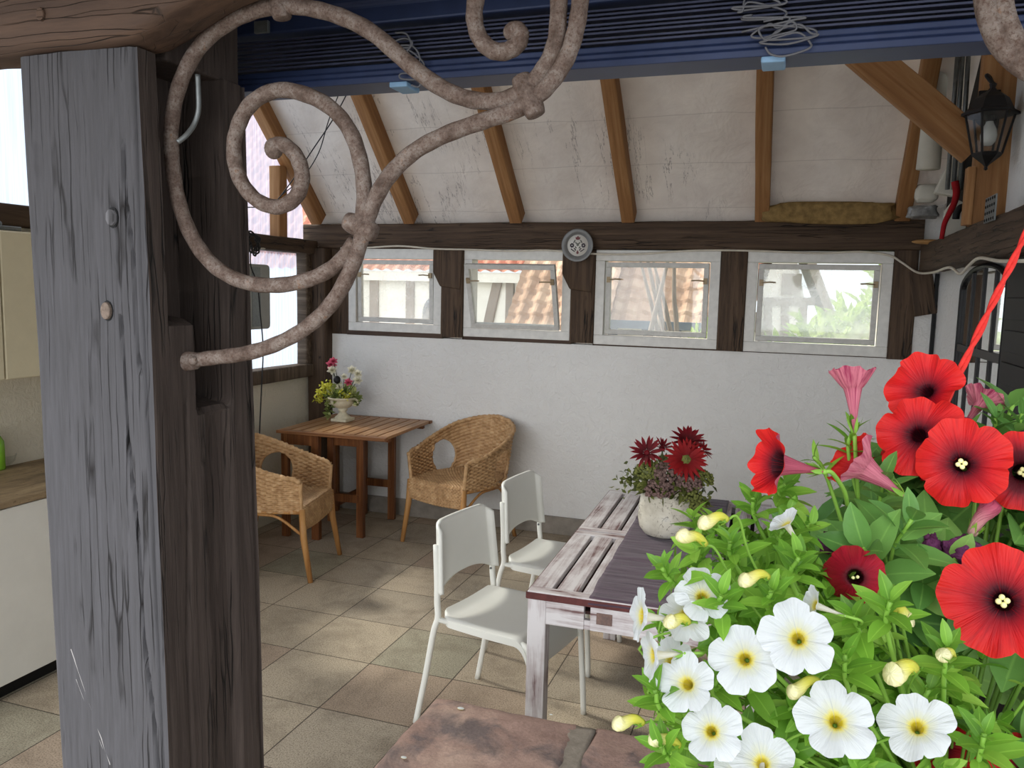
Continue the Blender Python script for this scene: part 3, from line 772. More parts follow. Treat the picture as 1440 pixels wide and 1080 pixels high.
# ------------------------------------------------------------------ wrought iron scroll bracket (plane y = 1.245, between pillar and lintel)
YI = 1.245
def P2(*pts): return smooth_path([aty(x, y, YI) for x, y in pts], 7)
def build_bracket():
    base = aty(262, 508, YI)
    t = root('iron_scroll_bracket', base, 'rusty wrought iron scroll bracket curling out from the grey pillar', 'bracket')
    r = .0138
    def bar(name, pts, rr=r, taper=None):
        p = P2(*pts); n = len(p)
        rad = [rr * (1 + .03 * math.sin(i * 1.3)) for i in range(n)]
        if taper:
            for i in range(n):
                q = (n - 1 - i) / (n * .3)
                if q < 1: rad[i] *= taper + (1 - taper) * q
        return G().tube(p, rad, 12).build(name, 'iron', t, world=True, smooth=True)
    bar('main_scroll', [(262, 508), (300, 503), (345, 497), (388, 484), (430, 461), (466, 427), (492, 382), (510, 330), (524, 288), (546, 249), (580, 215), (625, 190), (680, 170), (722, 156), (748, 140), (772, 119), (795, 85), (809, 45), (816, 0), (818, -50)])
    bar('outer_loop', [(500, 340), (476, 370), (440, 391), (392, 401), (345, 397), (305, 377), (274, 340), (253, 290), (243, 235), (241, 175), (254, 115), (282, 64), (322, 31), (362, 14), (395, 9), (432, 11), (478, 23), (525, 47), (575, 90), (618, 122), (658, 139), (700, 142), (735, 128), (766, 95), (782, 55), (786, 0), (786, -50)])
    bar('inner_scroll', [(506, 322), (512, 285), (509, 238), (495, 190), (468, 154), (430, 133), (390, 127), (354, 145), (334, 180), (329, 218), (339, 255), (362, 282), (392, 291), (416, 277), (425, 250), (418, 222), (402, 205), (388, 204), (384, 213)], r * .98)
    bar('upper_scroll', [(690, -60), (674, -20), (667, 18), (672, 48), (688, 68), (708, 73), (726, 64), (732, 50), (726, 42), (718, 46)], r)
    G().sphere(aty(385, 209, YI), .017, 10, (1, .9, 1.1)).build('scroll_tip', 'iron', t, world=True, smooth=True)
    G().sphere(aty(720, 45, YI), .014, 10).build('scroll_tip', 'iron', t, world=True, smooth=True)
    def collar(px, py, dx, dy, L):
        d = (aty(px + dx, py + dy, YI) - aty(px, py, YI)).normalized()
        c = aty(px, py, YI)
        pts = [c - d * L + d * (2 * L * i / 12) for i in range(13)]
        rad = [.019 * (.62 + .38 * math.sin(PI * min(1, max(0, (i + .5) / 13))) ** .4) * (.93 if i in (6,) else 1) for i in range(13)]
        G().tube(pts, rad, 14).build('collar', 'iron', t, world=True, smooth=True)
    collar(507, 319, 20, 9, .029); collar(743, 135, 9, 22, .033); collar(395, 11, 2, 14, .018)
    # flattened eye nailed to the pillar
    e = aty(262, 508, YI)
    G().tube([e + Vector((-.035, .0, 0)), e, e + Vector((.022, 0, .002))], [.014, .019, .0165], 14).build('fixing_eye', 'iron', t, world=True, smooth=True)
    G().sphere(aty(271, 507, YI - .016), .009, 8).build('nail_head', 'iron', t, world=True, smooth=True)
    return t
build_bracket()
t = root('iron_scroll_bracket', aty(1440, 110, YI), 'end of a second rusty iron scroll at the top right edge', 'bracket')
for dx in (0, 22):
    G().tube(P2((1384 + dx, -60), (1386 + dx, 0), (1394 + dx, 35), (1410 + dx, 66), (1440 + dx * .6, 94 - dx * .2), (1490, 118)), .0145, 12).build('scroll_bar', 'iron', t, world=True, smooth=True)
# thin iron hook left of the loop, on the pillar
G_ = G().tube(smooth_path([aty(278, 105, 1.22), aty(279, 130, 1.22), aty(279, 155, 1.22), aty(273, 175, 1.215), aty(262, 190, 1.20), aty(250, 200, 1.19)], 6), .0045, 8)
tag(G_.build('iron_hook', 'galv', smooth=True), 'thin bent iron hook in the pillar mortise behind the scroll', 'hook')

# ------------------------------------------------------------------ folded blue slatted blind under the lintel
def build_blind():
    x0, x1 = -1.6, 1.25
    t = root('slatted_blind', (0, 1.53, 2.25), 'dark blue slatted blind drawn up into a stack below the lintel', 'blind')
    G().prism([(1.497, 2.091), (1.583, 2.091), (1.583, 2.13), (1.505, 2.13), (1.505, 2.118), (1.501, 2.116), (1.501, 2.106), (1.497, 2.104)], 'X', x0, x1).build('bottom_rail', 'blind_blue', t, world=True, bevel=.006)
    for k in range(8):
        z = 2.133 + k * .0082; o = .003 * math.sin(k * 2.1)
        G().prism([(1.499 + o, z), (1.541, z + .004), (1.583 + o, z), (1.583 + o, z + .0035), (1.541, z + .0072), (1.499 + o, z + .0035)], 'X', x0, x1).build('slat', 'blind_dark', t, world=True)
    G().prism([(1.490, 2.203), (1.59, 2.203), (1.59, 2.40), (1.480, 2.40), (1.480, 2.245), (1.490, 2.238)], 'X', x0, x1).build('head_rail', 'blind_blue', t, world=True, bevel=.004)
    rn = random.Random(5)
    def tangle(cx, cz, w, h, n, name):
        pts = []
        for i in range(n):
            u = i / n
            pts.append((cx + w * math.sin(i * 1.05 + rn.uniform(-.8, .8)) * (.55 + .45 * math.sin(i * .37) ** 2) + .04 * u, 1.486 - .008 * rn.random(), cz - h * u + .011 * math.cos(i * 1.05) + .009 * rn.uniform(-1, 1)))
        G().tube(smooth_path(pts, 5), .0019, 5).build(name, 'blind_cord', t, world=True, smooth=True)
    p = aty(1060, 45, 1.487)
    tangle(p.x - .02, 2.225, .075, .085, 40, 'cord'); tangle(p.x + .03, 2.135, .05, .035, 30, 'cord')
    tangle(aty(562, 95, 1.487).x, 2.17, .035, .085, 34, 'cord')
    tangle(aty(1120, 10, 1.487).x, 2.235, .06, .02, 22, 'cord')
    for px in (569, 1088):
        q = aty(px, 118 if px < 800 else 84, 1.53)
        G().box(q.x - .02, q.x + .02, 1.50, 1.56, 2.081, 2.092).build('cord_clip', 'blind_light', t, world=True, bevel=.003)
    q = aty(367, 38, 1.47)
    G().box(q.x - .016, q.x + .018, 1.468, 1.476, q.z - .012, q.z + .012).build('end_plate', 'galv', t, world=True, bevel=.001)
    return t
MAT['blind_blue'] = plain('navy_blue_aluminium', srgb(42, 54, 86), .4, .45, .2, .12, 30)
MAT['blind_dark'] = plain('dark_blue_slat', srgb(58, 62, 84), .45, .4, .2, .2, 30)
MAT['blind_light'] = plain('light_blue_clip', srgb(126, 160, 190), .5, .3)
MAT['blind_cord'] = plain('grey_blind_cord', srgb(104, 104, 108), .8, .2)
build_blind()

# ================================================================== outside, seen through the windows
def tile_roof(parent, x0, x1, y0, z0, pitch, length, mat, dirx=1):
    """pan-tile roof rising away from the eave (y0, z0)"""
    nx = max(2, int((x1 - x0) / .025)); ns = max(2, int(length / .034))
    cp, sp = math.cos(R(pitch)), math.sin(R(pitch))
    def fn(u, v):
        x = x0 + (x1 - x0) * u; s = length * v
        course = s / .17; fr = course - math.floor(course)
        sh = .5 * (math.floor(course) % 2)
        h = .028 * (1 - fr) + .018 * math.sin(2 * PI * (x / .15 + .12 * fr))
        return Vector((x, y0 + s * cp - h * sp, z0 + s * sp + h * cp))
    return G().grid(fn, nx, ns).build('roof', mat, parent, world=True, smooth=False)
def tilemat(name, a, b, c):
    m = M(name, .85, .2)
    n = m.noise(m.map((4, 4, 4)), 1.0, 5, .65)
    m.color(m.ramp(n, [(.3, a), (.5, b), (.7, c)])); return m.m
MAT['tile_buff'] = tilemat('buff_clay_tiles', srgb(142, 112, 92), srgb(176, 146, 124), srgb(196, 172, 150))
MAT['tile_red'] = tilemat('red_clay_tiles', srgb(150, 92, 76), srgb(184, 124, 104), srgb(204, 152, 132))
MAT['house_white'] = plain('white_limewash', srgb(232, 230, 222), .9, .1, 0, .04, 3)
MAT['house_timber'] = plain('faded_grey_timber', srgb(136, 126, 118), .9, .1, 0, .15, 10)
MAT['house_timber_blue'] = plain('blue_grey_timber', srgb(96, 106, 118), .9, .1, 0, .15, 10)
struct(G().box(-25, 25, 5.8, 40, -.4, -.05).build('ground', 'leaf_ground'), 'green yard behind the shelter', 'ground') if False else None
MAT['yard'] = plain('gravel_yard', srgb(150, 146, 130), .95, .1, 0, .2, 6)
struct(G().box(-30, 25, 5.6, 45, -.4, -.1).build('ground', 'yard'), 'pale yard behind the back wall', 'ground')
# house seen through the two left windows
def px_y(px, py, Y): return aty(px, py, Y)
Yh = 9.5
h1 = root('timber_house', (-6.5, Yh, 0), 'white half timbered house behind the two left windows', 'house')
e1 = px_y(560, 384, Yh).z
xr = px_y(722, 420, Yh).x
G().box(-11, xr, Yh, Yh + .2, -.1, e1).build('wall', 'house_white', h1, world=True)
G().box(-11.2, xr + .3, Yh - .14, Yh - .02, e1 - .10, e1 + .02).build('eave_board', 'house_white', h1, world=True)
tile_roof(h1, -11.2, xr + .3, Yh - .16, e1 + .02, 45, 4, 'tile_red')
for px0, px1 in ((521, 533), (572, 583), (440, 452), (712, 722)):
    a = px_y(px0, 420, Yh).x; b = px_y(px1, 420, Yh).x
    G().box(a, b, Yh - .03, Yh + .05, -.1, e1 - .1).build('timber', 'house_timber', h1, world=True)
a = px_y(700, 395, Yh - .02); b = px_y(685, 462, Yh - .02)
timber('timber', a - h1.location, b - h1.location, .12, .05, 'house_timber', h1, up=(0, 1, 0))
p = [px_y(x, y, Yh - .25) for x, y in ((602, 462), (602, 440), (606, 428), (616, 421), (622, 421))]
G().tube(smooth_path(p, 5), .07, 10).build('downpipe', 'house_timber_blue', h1, world=True, smooth=True)
# low tiled barn reaching in at the second window
Yb = 7.6
h2 = root('tiled_shed', (px_y(770, 420, Yb).x, Yb, 0), 'low shed whose buff tiled roof shows in the tilted window', 'shed')
z2 = px_y(760, 480, Yb).z - .25
xa = px_y(722, 430, Yb + .6).x; xb = px_y(830, 430, Yb).x
tile_roof(h2, xa, xb + .1, Yb, z2, 47, 3.6, 'tile_buff')
G().box(xa + .05, xb, Yb + .25, Yb + .4, -.1, z2 + .1).build('wall', 'house_white', h2, world=True)
# barn with tiled roof in the third window
Yc = 8.6
h3 = root('timber_barn', (px_y(920, 420, Yc).x, Yc, 0), 'timbered barn with wavy buff tiled roof behind the third window', 'barn')
z3 = px_y(925, 440, Yc).z
xa = px_y(815, 430, Yc).x; xb = px_y(1045, 430, Yc).x
tile_roof(h3, xa, xb, Yc - .25, z3 - .12, 47, 4.2, 'tile_buff')
G().box(xa, xb, Yc - .36, Yc - .27, z3 - .16, z3 - .08).build('gutter', 'house_timber_blue', h3, world=True)
G().box(xa, xb, Yc, Yc + .2, -.1, z3).build('wall', 'house_white', h3, world=True)
for px0, px1, lean in ((857, 868, 0), (899, 909, 14), (947, 957, 0), (990, 1000, 0)):
    a = px_y((px0 + px1) / 2, 440, Yc - .02); b = px_y((px0 + px1) / 2 + lean, 500, Yc - .02); b.z = -.1 if not lean else b.z
    timber('timber', a - h3.location, b - h3.location, .10, .05, 'house_timber_blue', h3, up=(0, 1, 0))
# far gable house in the fourth window
Yd = 13.0
h4 = root('gable_house', (px_y(1110, 420, Yd).x, Yd, 0), 'pale gabled house with attic window seen through the right window', 'house')
L = lambda x, y: (px_y(x, y, Yd).x, px_y(x, y, Yd).z)
apex = L(1108, 300); el = L(1030, 455); er = L(1160, 440)
poly = [(el[0] + .3, -.1), (er[0] - .25, -.1), (er[0] - .25, er[1]), apex, (el[0] + .3, el[1])]
G().prism(poly, 'Y', Yd, Yd + 5).build('wall', 'house_white', h4, world=True)
for e in (el, er):
    d = Vector((e[0] - apex[0], 0, e[1] - apex[1])); n = Vector((-d.z, 0, d.x)).normalized() * (.12 if e is el else -.12)
    if n.z < 0: n = -n
    A = Vector((apex[0], 0, apex[1])); E = Vector((e[0], 0, e[1])) + d.normalized() * .1
    G().prism([(A.x, A.z), (E.x, E.z), (E.x + n.x, E.z + n.z), (A.x + n.x, A.z + n.z)], 'Y', Yd - .35, Yd + 5.2).build('roof', 'tile_red' if e is el else 'house_timber', h4, world=True)
for x0, x1, y0, y1 in ((1098, 1128, 385, 414),):
    a = L(x0, y1); b = L(x1, y0)
    w = G().box(a[0], b[0], Yd - .06, Yd + .02, a[1], b[1]).build('attic_window', 'house_timber', h4, world=True)
for x0, y0, x1, y1 in ((1104, 424, 1104, 490), (1080, 424, 1080, 490), (1130, 424, 1127, 490), (1070, 424, 1146, 424), (1060, 440, 1075, 490)):
    a = L(x0, y0); b = L(x1, y1)
    timber('timber', Vector((a[0], Yd - .03, a[1])) - h4.location, Vector((b[0], Yd - .03, b[1])) - h4.location, .12, .06, 'house_timber', h4, up=(0, 1, 0))

def leaf(g, base, dirv, nrm, L, W, droop=.3, fold=.25, n=5, tipsharp=.8):
    d = Vector(dirv).normalized(); s = d.cross(Vector(nrm))
    if s.length < 1e-4: s = d.cross(Vector((1, .3, .2)))
    s.normalize(); up = s.cross(d).normalized()
    vs, fs, uvs = [], [], []
    for i in range(n + 1):
        t = i / n
        w = W * .5 * (max(0, math.sin(PI * min(1, t * .93 + .05) ** tipsharp)) ** .8 if i < n else .04)
        if i == 0: w = W * .10
        c = Vector(base) + d * (L * t * (1 - .12 * droop * t)) - up * (droop * L * t * t)
        f = up * (fold * w)
        vs += [c - s * w + f, c, c + s * w + f]; uvs += [(0, t), (.5, t), (1, t)]
    for i in range(n):
        a = i * 3
        fs += [(a, a + 1, a + 4, a + 3), (a + 1, a + 2, a + 5, a + 4)]
    g.add(vs, fs, uvs)
def rvec(r): 
    while True:
        v = Vector((r.uniform(-1, 1), r.uniform(-1, 1), r.uniform(-1, 1)))
        if .05 < v.length < 1: return v.normalized()
def bush(name, c, rad, n, L, label, seed):
    r = random.Random(seed); g = G(); c = Vector(c)
    for i in range(n):
        v = rvec(r); q = r.uniform(.55, 1) * (1 + .3 * noise.noise(v * 2.2 + Vector((seed, 0, 0))))
        p = c + Vector((v.x * rad[0], v.y * rad[1], v.z * rad[2])) * q
        leaf(g, p, v + rvec(r) * .8 + Vector((0, 0, .2)), rvec(r), L * r.uniform(.7, 1.3), L * .4, .3, .2, 3)
    t = root(name, (c.x, c.y, -.1), label, 'bush')
    g.build('foliage', 'leaf_ext', t, world=True)
    st = G()
    for i in range(7):
        v = rvec(r); st.tube([(c.x + .1 * v.x, c.y, -.1), (c.x + v.x * rad[0] * .6, c.y + v.y * rad[1] * .5, c.z + abs(v.z) * rad[2] * .6)], [.02, .008], 5)
    st.build('stems', 'house_timber', t, world=True)
    return t
q = px_y(1190, 470, 7.4); bush('garden_bush', (q.x + .15, 7.4, q.z - .35), (.75, .5, .62), 1500, .15, 'light green bush filling the lower right of the fourth window', 3)
q = px_y(1115, 480, 6.3); bush('garden_bush', (q.x, 6.3, q.z - .40), (.33, .22, .40), 500, .14, 'smaller green shrub low at the left in the fourth window', 4)
q = px_y(990, 478, 7.3); bush('garden_bush', (q.x + .05, 7.3, q.z - .35), (.22, .22, .50), 420, .10, 'green shrub at the right edge of the third window', 5)
q = px_y(1225, 400, 8.7); bush('garden_bush', (q.x + .35, 8.7, q.z - .15), (.42, .3, .5), 380, .13, 'taller shrub rising behind the light green bush', 6)
bk = [(938, 372, 914, 470), (905, 385, 926, 470), (912, 372, 936, 472), (922, 380, 945, 474), (948, 372, 952, 470), (925, 410, 930, 474)]
for i, (x0, y0, x1, y1) in enumerate(bk):
    a = px_y(x1, y1, 6.6 + .06 * i); b = px_y(x0, y0, 6.6 + .06 * i); d = (b - a)
    a2 = a - d * ((a.z + .1) / d.z); b2 = b + d * .6
    mid = (a + b) / 2 + Vector((.02 * math.sin(i * 3), 0, 0))
    tag(G().tube(smooth_path([a2, a, mid, b, b2], 4), [.026 - .0009 * k * (1.3 if i % 2 else 1) for k in range(17)], 7).build('bare_branch', 'house_timber', smooth=True),
        'bare brown branch rising outside the third window', 'branch', 'bare branches outside the third window')

# ================================================================== kitchen corner at the far left
def build_counter():
    t = root('kitchen_counter', (-3.14, 2.3, 0), 'white fronted kitchen counter with worn brown worktop along the left wall', 'counter')
    G().box(-3.415, -2.90, 1.7, 3.4, .095, .79).build('body', 'counter_white', t, world=True, bevel=.003)
    G().box(-2.90, -2.872, 1.72, 2.9, .075, .785).build('front_panel', 'counter_white', t, world=True, bevel=.003)
    G().box(-2.90, -2.872, 2.906, 3.39, .075, .785).build('front_panel', 'counter_white', t, world=True, bevel=.003)
    G().box(-3.415, -2.93, 1.7, 3.4, 0, .095).build('kick_board', 'black', t, world=True)
    G().box(-3.415, -2.862, 1.68, 3.42, .79, .818).build('worktop', 'worktop', t, world=True, bevel=.004)
    return t
m = M('worn_brown_worktop', .7, .25)
n1 = m.noise(m.map((14, 3, 10)), 1.0, 7, .7, .6); n2 = m.noise(m.map((60, 60, 60)), 1.0, 4, .6)
cc = m.ramp(n1, [(.3, srgb(96, 84, 66)), (.5, srgb(146, 126, 98)), (.7, srgb(176, 156, 122))])
m.color(m.mix(m.ramp(n2, [(.6, (0, 0, 0)), (.72, (.7, .7, .7))]), cc, srgb(84, 68, 50))); MAT['worktop'] = m.m
build_counter()
def build_cupboard():
    t = root('wall_cupboard', (-3.25, 2.4, 1.26), 'beige wall cupboard with wooden handle left of the grey pillar', 'cupboard')
    G().box(-3.415, -3.105, 1.7, 3.3, 1.262, 1.885).build('body', 'cupboard', t, world=True, bevel=.003)
    for y0, y1, hy in ((1.72, 2.478, None), (2.486, 3.28, 2.545)):
        d = G().box(-3.103, -3.082, y0, y1, 1.266, 1.88).build('door', 'cupboard', t, world=True, bevel=.004)
        if hy:
            a = atx(23, 511, -3.06); b = atx(52, 511, -3.06)
            G().box(-3.082, -3.055, a.y, b.y + .03, a.z - .009, a.z + .009).build('handle', 'handle_wood', d, world=True, bevel=.004)
    return t
build_cupboard()
t = root('cupboard_lamp', (-3.2, 2.62, 1.887), 'small dark fittings lying on top of the beige cupboard', 'fitting')
G().box(-3.24, -3.12, 2.50, 2.62, 1.887, 1.905).build('plate', 'galv', t, world=True, bevel=.003)
G().sphere((-3.18, 2.56, 1.915), .014, 8).build('knob', 'galv', t, world=True, smooth=True)
MAT['green_glass'] = plain('green_bottle', srgb(126, 180, 50), .15, .5, 0, .1, 10)
q = atz(3, 656, .818)
t = root('green_bottle', (-3.22, 2.50, .818), 'green bottle on the worn worktop at the left edge', 'bottle')
q = atz(0, 660, .818); t.location = (q.x - .005, q.y - .012, .819)
G().lathe([(.001, 0), (.034, 0), (.036, .01), (.036, .11), (.034, .13), (.020, .155), (.013, .17)], 24).build('body', 'green_glass', t, smooth=True)
G().lathe([(.015, .166), (.016, .17), (.016, .19), (.001, .191)], 16).build('cap', 'leaf_yellow', t, smooth=True)
q = atz(15, 657, .818)
o = G().lathe([(.001, 0), (.030, 0), (.050, .02), (.058, .05), (.055, .05), (.047, .022), (.028, .006), (.001, .006)], 28, (q.x - .06, q.y + .01, .819), close=False).build('glass_bowl', 'clear', smooth=True)
tag(o, 'clear glass bowl on the worktop beside the green bottle', 'bowl')

# ------------------------------------------------------------------ left wall fittings and cables
a = atx(352, 371, XL + .02); b = atx(378, 462, XL + .02)
t = root('electric_panel', (XL + .02, a.y, b.z), 'grey rounded flat panel hanging before the plastic sheet of the left wall', 'panel')
y0, y1, z0, z1 = 4.25, b.y, b.z, a.z
rr = .03; poly = []
for cy, cz, a0 in ((y1 - rr, z1 - rr, 0), (y0 + rr, z1 - rr, 90), (y0 + rr, z0 + rr, 180), (y1 - rr, z0 + rr, 270)):
    for k in range(5): poly.append((cy + rr * math.cos(R(a0 + 22.5 * k)), cz + rr * math.sin(R(a0 + 22.5 * k))))
G().prism(poly, 'X', XL - .02, XL + .035).build('casing', 'grey_box', t, world=True, bevel=.005)
G().prism([(y, z) for y, z in ((y1 - .20, z0 + .02), (y1 - .11, z0 + .02), (y1 - .11, z1 - .02), (y1 - .20, z1 - .02))], 'X', XL + .033, XL + .038).build('cover', 'galv', t, world=True)
def cable(pts, r, mat, name, label, cat='cable'):
    return tag(G().tube(smooth_path(pts, 6), r, 7).build(name, mat, smooth=True), label, cat)
cable([atx(x, y, XL + .09) for x, y in ((352, 352), (353, 375), (362, 400), (366, 440), (370, 490), (368, 540), (366, 585), (364, 625), (358, 690))], .0045, 'black_cord', 'hanging_cable', 'thin black cable dangling down the left wall beside the pillar')
c = atx(356, 343, XL + .10)
coil = []
for i in range(60):
    an = i * 2 * PI / 14; q = .055 + .012 * math.sin(i * 1.7)
    coil.append((c.x + .01 * math.sin(i * .9), c.y + q * math.cos(an) * (1 + .2 * math.sin(i * .31)), c.z + .02 * math.sin(i * .4) + q * math.sin(an)))
cable(coil, .006, 'black_cord', 'cable_coil', 'coil of black cable hung under the left plate beam')
cable([aty(x, y, 4.2) for x, y in ((495, 118), (470, 165), (440, 210), (405, 262), (380, 288), (340, 292))], .0035, 'black_cord', 'slack_wire', 'slack black wire crossing behind the iron scroll near the left gable')
cable([aty(x, y, 4.2) for x, y in ((482, 118), (462, 170), (448, 215), (425, 250), (395, 275))], .003, 'black_cord', 'slack_wire', 'shorter slack black wire hanging beside the first one at the left gable')
wp = [atx(350, 350, XL + .09)] + [aty(x, y, YB - .045) for x, y in ((440, 347), (500, 349), (560, 346), (612, 350), (660, 351), (720, 353), (770, 352), (835, 357), (900, 357), (960, 353), (1010, 352), (1070, 353), (1150, 356), (1210, 354), (1250, 359), (1268, 369))]
wp += [atx(x, y, .675) for x, y in ((1290, 383), (1312, 383), (1335, 376), (1350, 385), (1362, 374), (1377, 363), (1405, 367), (1440, 367))]
cable(wp, .0065, 'cream_cable', 'cream_cable', 'cream cable tacked in slack waves under the wall plate beam')

# ------------------------------------------------------------------ painted plate
def build_plate():
    c = aty(812, 345, YB - .075)
    t = root('painted_plate', (c.x, YB - .062, c.z), 'round grey painted plate with folk flower motif hung on the beam', 'plate')
    g = G(); r = .108
    g.lathe([(.001, 0), (r * .62, 0), (r * .72, .012), (r * .97, .020), (r, .018), (r * .98, .013), (r * .7, .002), (.001, -.006)], 48, close=False)
    g.xf(Matrix.Rotation(R(90), 4, 'X')); g.build('rim', 'plate_grey', t, smooth=True)
    G().lathe([(.001, .0035), (r * .655, .0045), (r * .66, .002)], 48, close=False).xf(Matrix.Rotation(R(90), 4, 'X')).build('well', 'plate_white', t, smooth=True)
    def blob(x, z, rx, rz, an):
        return Matrix.Translation((x, -.0062, z)) @ Matrix.Rotation(an, 4, 'Y') @ Matrix.Diagonal((rx, .0012, rz, 1))
    def petals(name, mat, items):
        g = G()
        for it in items:
            h = G().sphere((0, 0, 0), 1, 8); h.xf(blob(*it)); g.add(h.v, h.f)
        g.build(name, mat, t, smooth=True)
    s = r / 100
    red = [(0, 45 * s, 7 * s, 12 * s, 0), (-9 * s, 42 * s, 5 * s, 9 * s, -.5), (9 * s, 42 * s, 5 * s, 9 * s, .5), (0, -45 * s, 8 * s, 7 * s, 0), (0, -37 * s, 4 * s, 7 * s, 0)]
    dark = []
    for sx in (-1, 1):
        for k in range(7):
            a = k * 2 * PI / 7; dark.append((sx * 36 * s + 9 * s * math.cos(a), 9 * s * math.sin(a), 5 * s, 5.5 * s, 0))
        for (x, z, an) in ((14, -27, .6), (22, -35, .8), (30, -30, 1.0), (38, -24, 1.0), (19, -20, 1.1), (24, 20, -.7)):
            dark.append((sx * x * s, z * s, 3.4 * s, 6 * s, sx * an))
    grn = [(sx * x * s, z * s, 4 * s, 8 * s, sx * an) for sx in (-1, 1) for x, z, an in ((20, 27, -.6), (10, 14, .9), (12, -12, .7))] + [(0, 4 * s, 8 * s, 9 * s, 0)]
    petals('red_motif', 'motif_red', red); petals('dark_motif', 'motif_dark', dark); petals('green_motif', 'motif_green', grn)
MAT['plate_grey'] = plain('slate_grey_glaze', srgb(108, 108, 106), .35, .5, 0, .12, 30)
MAT['plate_white'] = plain('white_glaze', srgb(206, 202, 194), .35, .5, 0, .03)
MAT['motif_red'] = plain('dark_red_glaze', srgb(104, 40, 42), .4, .4)
MAT['motif_dark'] = plain('dark_plum_glaze', srgb(46, 32, 44), .4, .4)
MAT['motif_green'] = plain('olive_glaze', srgb(92, 96, 84), .4, .4)
build_plate()

# ------------------------------------------------------------------ arched mirror with iron grille on the right wall
def build_mirror():
    y0, y1, z0, z1, zt = 3.60, 4.50, 1.10, 1.74, 1.84
    t = root('arched_mirror', (XR - .02, (y0 + y1) / 2, z0), 'arched black iron grille mirror on the right wall', 'mirror')
    N = 14
    def arch(ins):
        a, b = y0 + ins, y1 - ins
        return [(a, z0 + ins), (b, z0 + ins)] + [((a + b) / 2 + (b - a) / 2 * math.cos(PI * i / N), z1 - .0 + (zt - z1 - ins) * math.sin(PI * i / N)) for i in range(N + 1)]
    G().prism(arch(.01), 'X', XR - .012, XR - .002).build('glass', 'mirror', t, world=True)
    p = arch(.0); p.append(p[0])
    g = G(); g.tube([(XR - .018, y, z) for y, z in p], .011, 6); g.build('frame', 'black_iron', t, world=True)
    for k in range(1, 4):
        y = y0 + (y1 - y0) * k / 4
        G().box(XR - .020, XR - .0125, y - .010, y + .010, z0, zt - .006 - (.02 if k != 2 else 0)).build('bar', 'black_iron', t, world=True)
    G().box(XR - .022, XR - .0125, y0, y1, 1.44, 1.475).build('cross_bar', 'black_iron', t, world=True)
build_mirror()
t = root('black_shutter', (.78, 3.3, .9), 'tall black louvred shutter right of the arched mirror', 'shutter')
G().box(.772, .806, 2.7, 3.54, 0, 1.845).build('frame', 'black', t, world=True, bevel=.006)
for k in range(12): G().box(.762, .776, 2.76, 3.48, .3 + .12 * k, .38 + .12 * k).build('louvre', 'black', t, world=True, bevel=.003)
G().box(.788, .806, 5.285, 5.315, 0, 1.84).build('black_strip', 'black')
o = bpy.data.objects['black_strip']; tag(o, 'thin black strip in the corner of right and back walls', 'strip', None, 'thing')
o.scale = (1, 1, 1)

# ------------------------------------------------------------------ lantern on the right post
def build_lantern():
    c = Vector((.705, 3.74, 2.24))
    t = root('carriage_lantern', c, 'old black carriage lantern with clear bulb on the right post', 'lantern')
    k = 1.0
    def frus(z0, z1, a, b, n=6):
        return [(a * math.cos(2 * PI * i / n), a * math.sin(2 * PI * i / n), z0) for i in range(n)], [(b * math.cos(2 * PI * i / n), b * math.sin(2 * PI * i / n), z1) for i in range(n)]
    lo, hi = frus(.03, .185, .052, .088)
    for i in range(6): G().tube([lo[i], hi[i]], .005, 5).build('corner_bar', 'black_iron', t)
    g = G()
    for i in range(6): g.add([lo[i], lo[(i + 1) % 6], hi[(i + 1) % 6], hi[i]], [(0, 1, 2, 3)])
    g.build('panes', 'clear', t)
    G().lathe([(.001, -.035), (.008, -.03), (.006, -.02), (.012, -.012), (.05, .02), (.056, .03), (.05, .035), (.001, .035)], 6).build('base_cup', 'black_iron', t)
    G().lathe([(.105, .18), (.104, .19), (.085, .20), (.062, .245), (.04, .262), (.018, .275), (.010, .285), (.014, .30), (.001, .31)], 6).build('roof', 'black_iron', t)
    G().lathe([(.001, .06), (.014, .062), (.027, .078), (.031, .10), (.026, .125), (.014, .15), (.013, .17), (.001, .172)], 20, close=False).build('bulb', 'bulb_glass', t, smooth=True)
    G().lathe([(.015, .155), (.016, .185), (.001, .19)], 14).build('socket', 'black', t)
    G().tube(smooth_path([(0, .0, .30), (-.02, .03, .34), (.0, .07, .34), (.02, .10, .30), (.02, .108, .22)], 5), .008, 7).build('wall_arm', 'black_iron', t, smooth=True)
    G().box(-.03, .05, .10, .112, .14, .30).build('back_plate', 'black_iron', t, bevel=.003)
MAT['bulb_glass'] = plain('frosted_bulb', srgb(196, 198, 194), .15, .6, 0, .02)
build_lantern()

# ------------------------------------------------------------------ clutter where the right and back beams meet
tag(G().prism([(4.05, 2.004), (5.20, 2.004), (5.20, 2.28), (4.75, 2.70), (4.05, 3.36)], 'X', .800, .808).build('shade_board', 'black'), 'black board standing in for deep shadow and dark stuff behind the clutter between last rafter and right post', 'board')  # black sheet puts the corner's deep shade into colour over the white wall
def lump(name, pos, size, mat, label, cat, seed, sub=2, amp=.25, rz=0):
    g = G().sphere((0, 0, 0), 1, 14)
    vs = []
    for v in g.v:
        e = .5
        q = Vector([math.copysign(abs(c) ** e, c) for c in v])
        q = q * (1 + amp * noise.noise(v * 1.7 + Vector((seed, 0, 0)))) + noise.noise_vector(v * 5 + Vector((seed, 2, 0))) * amp * .25
        vs.append(Vector((q.x * size[0], q.y * size[1], q.z * size[2])))
    g.v = [Matrix.Rotation(rz, 4, 'Z') @ v + Vector(pos) for v in vs]
    return tag(g.build(name, mat, smooth=True), label, cat)
MAT['wool'] = plain('yellow_mineral_wool', srgb(134, 110, 70), .95, .1, 0, .35, 24, .9, 60)
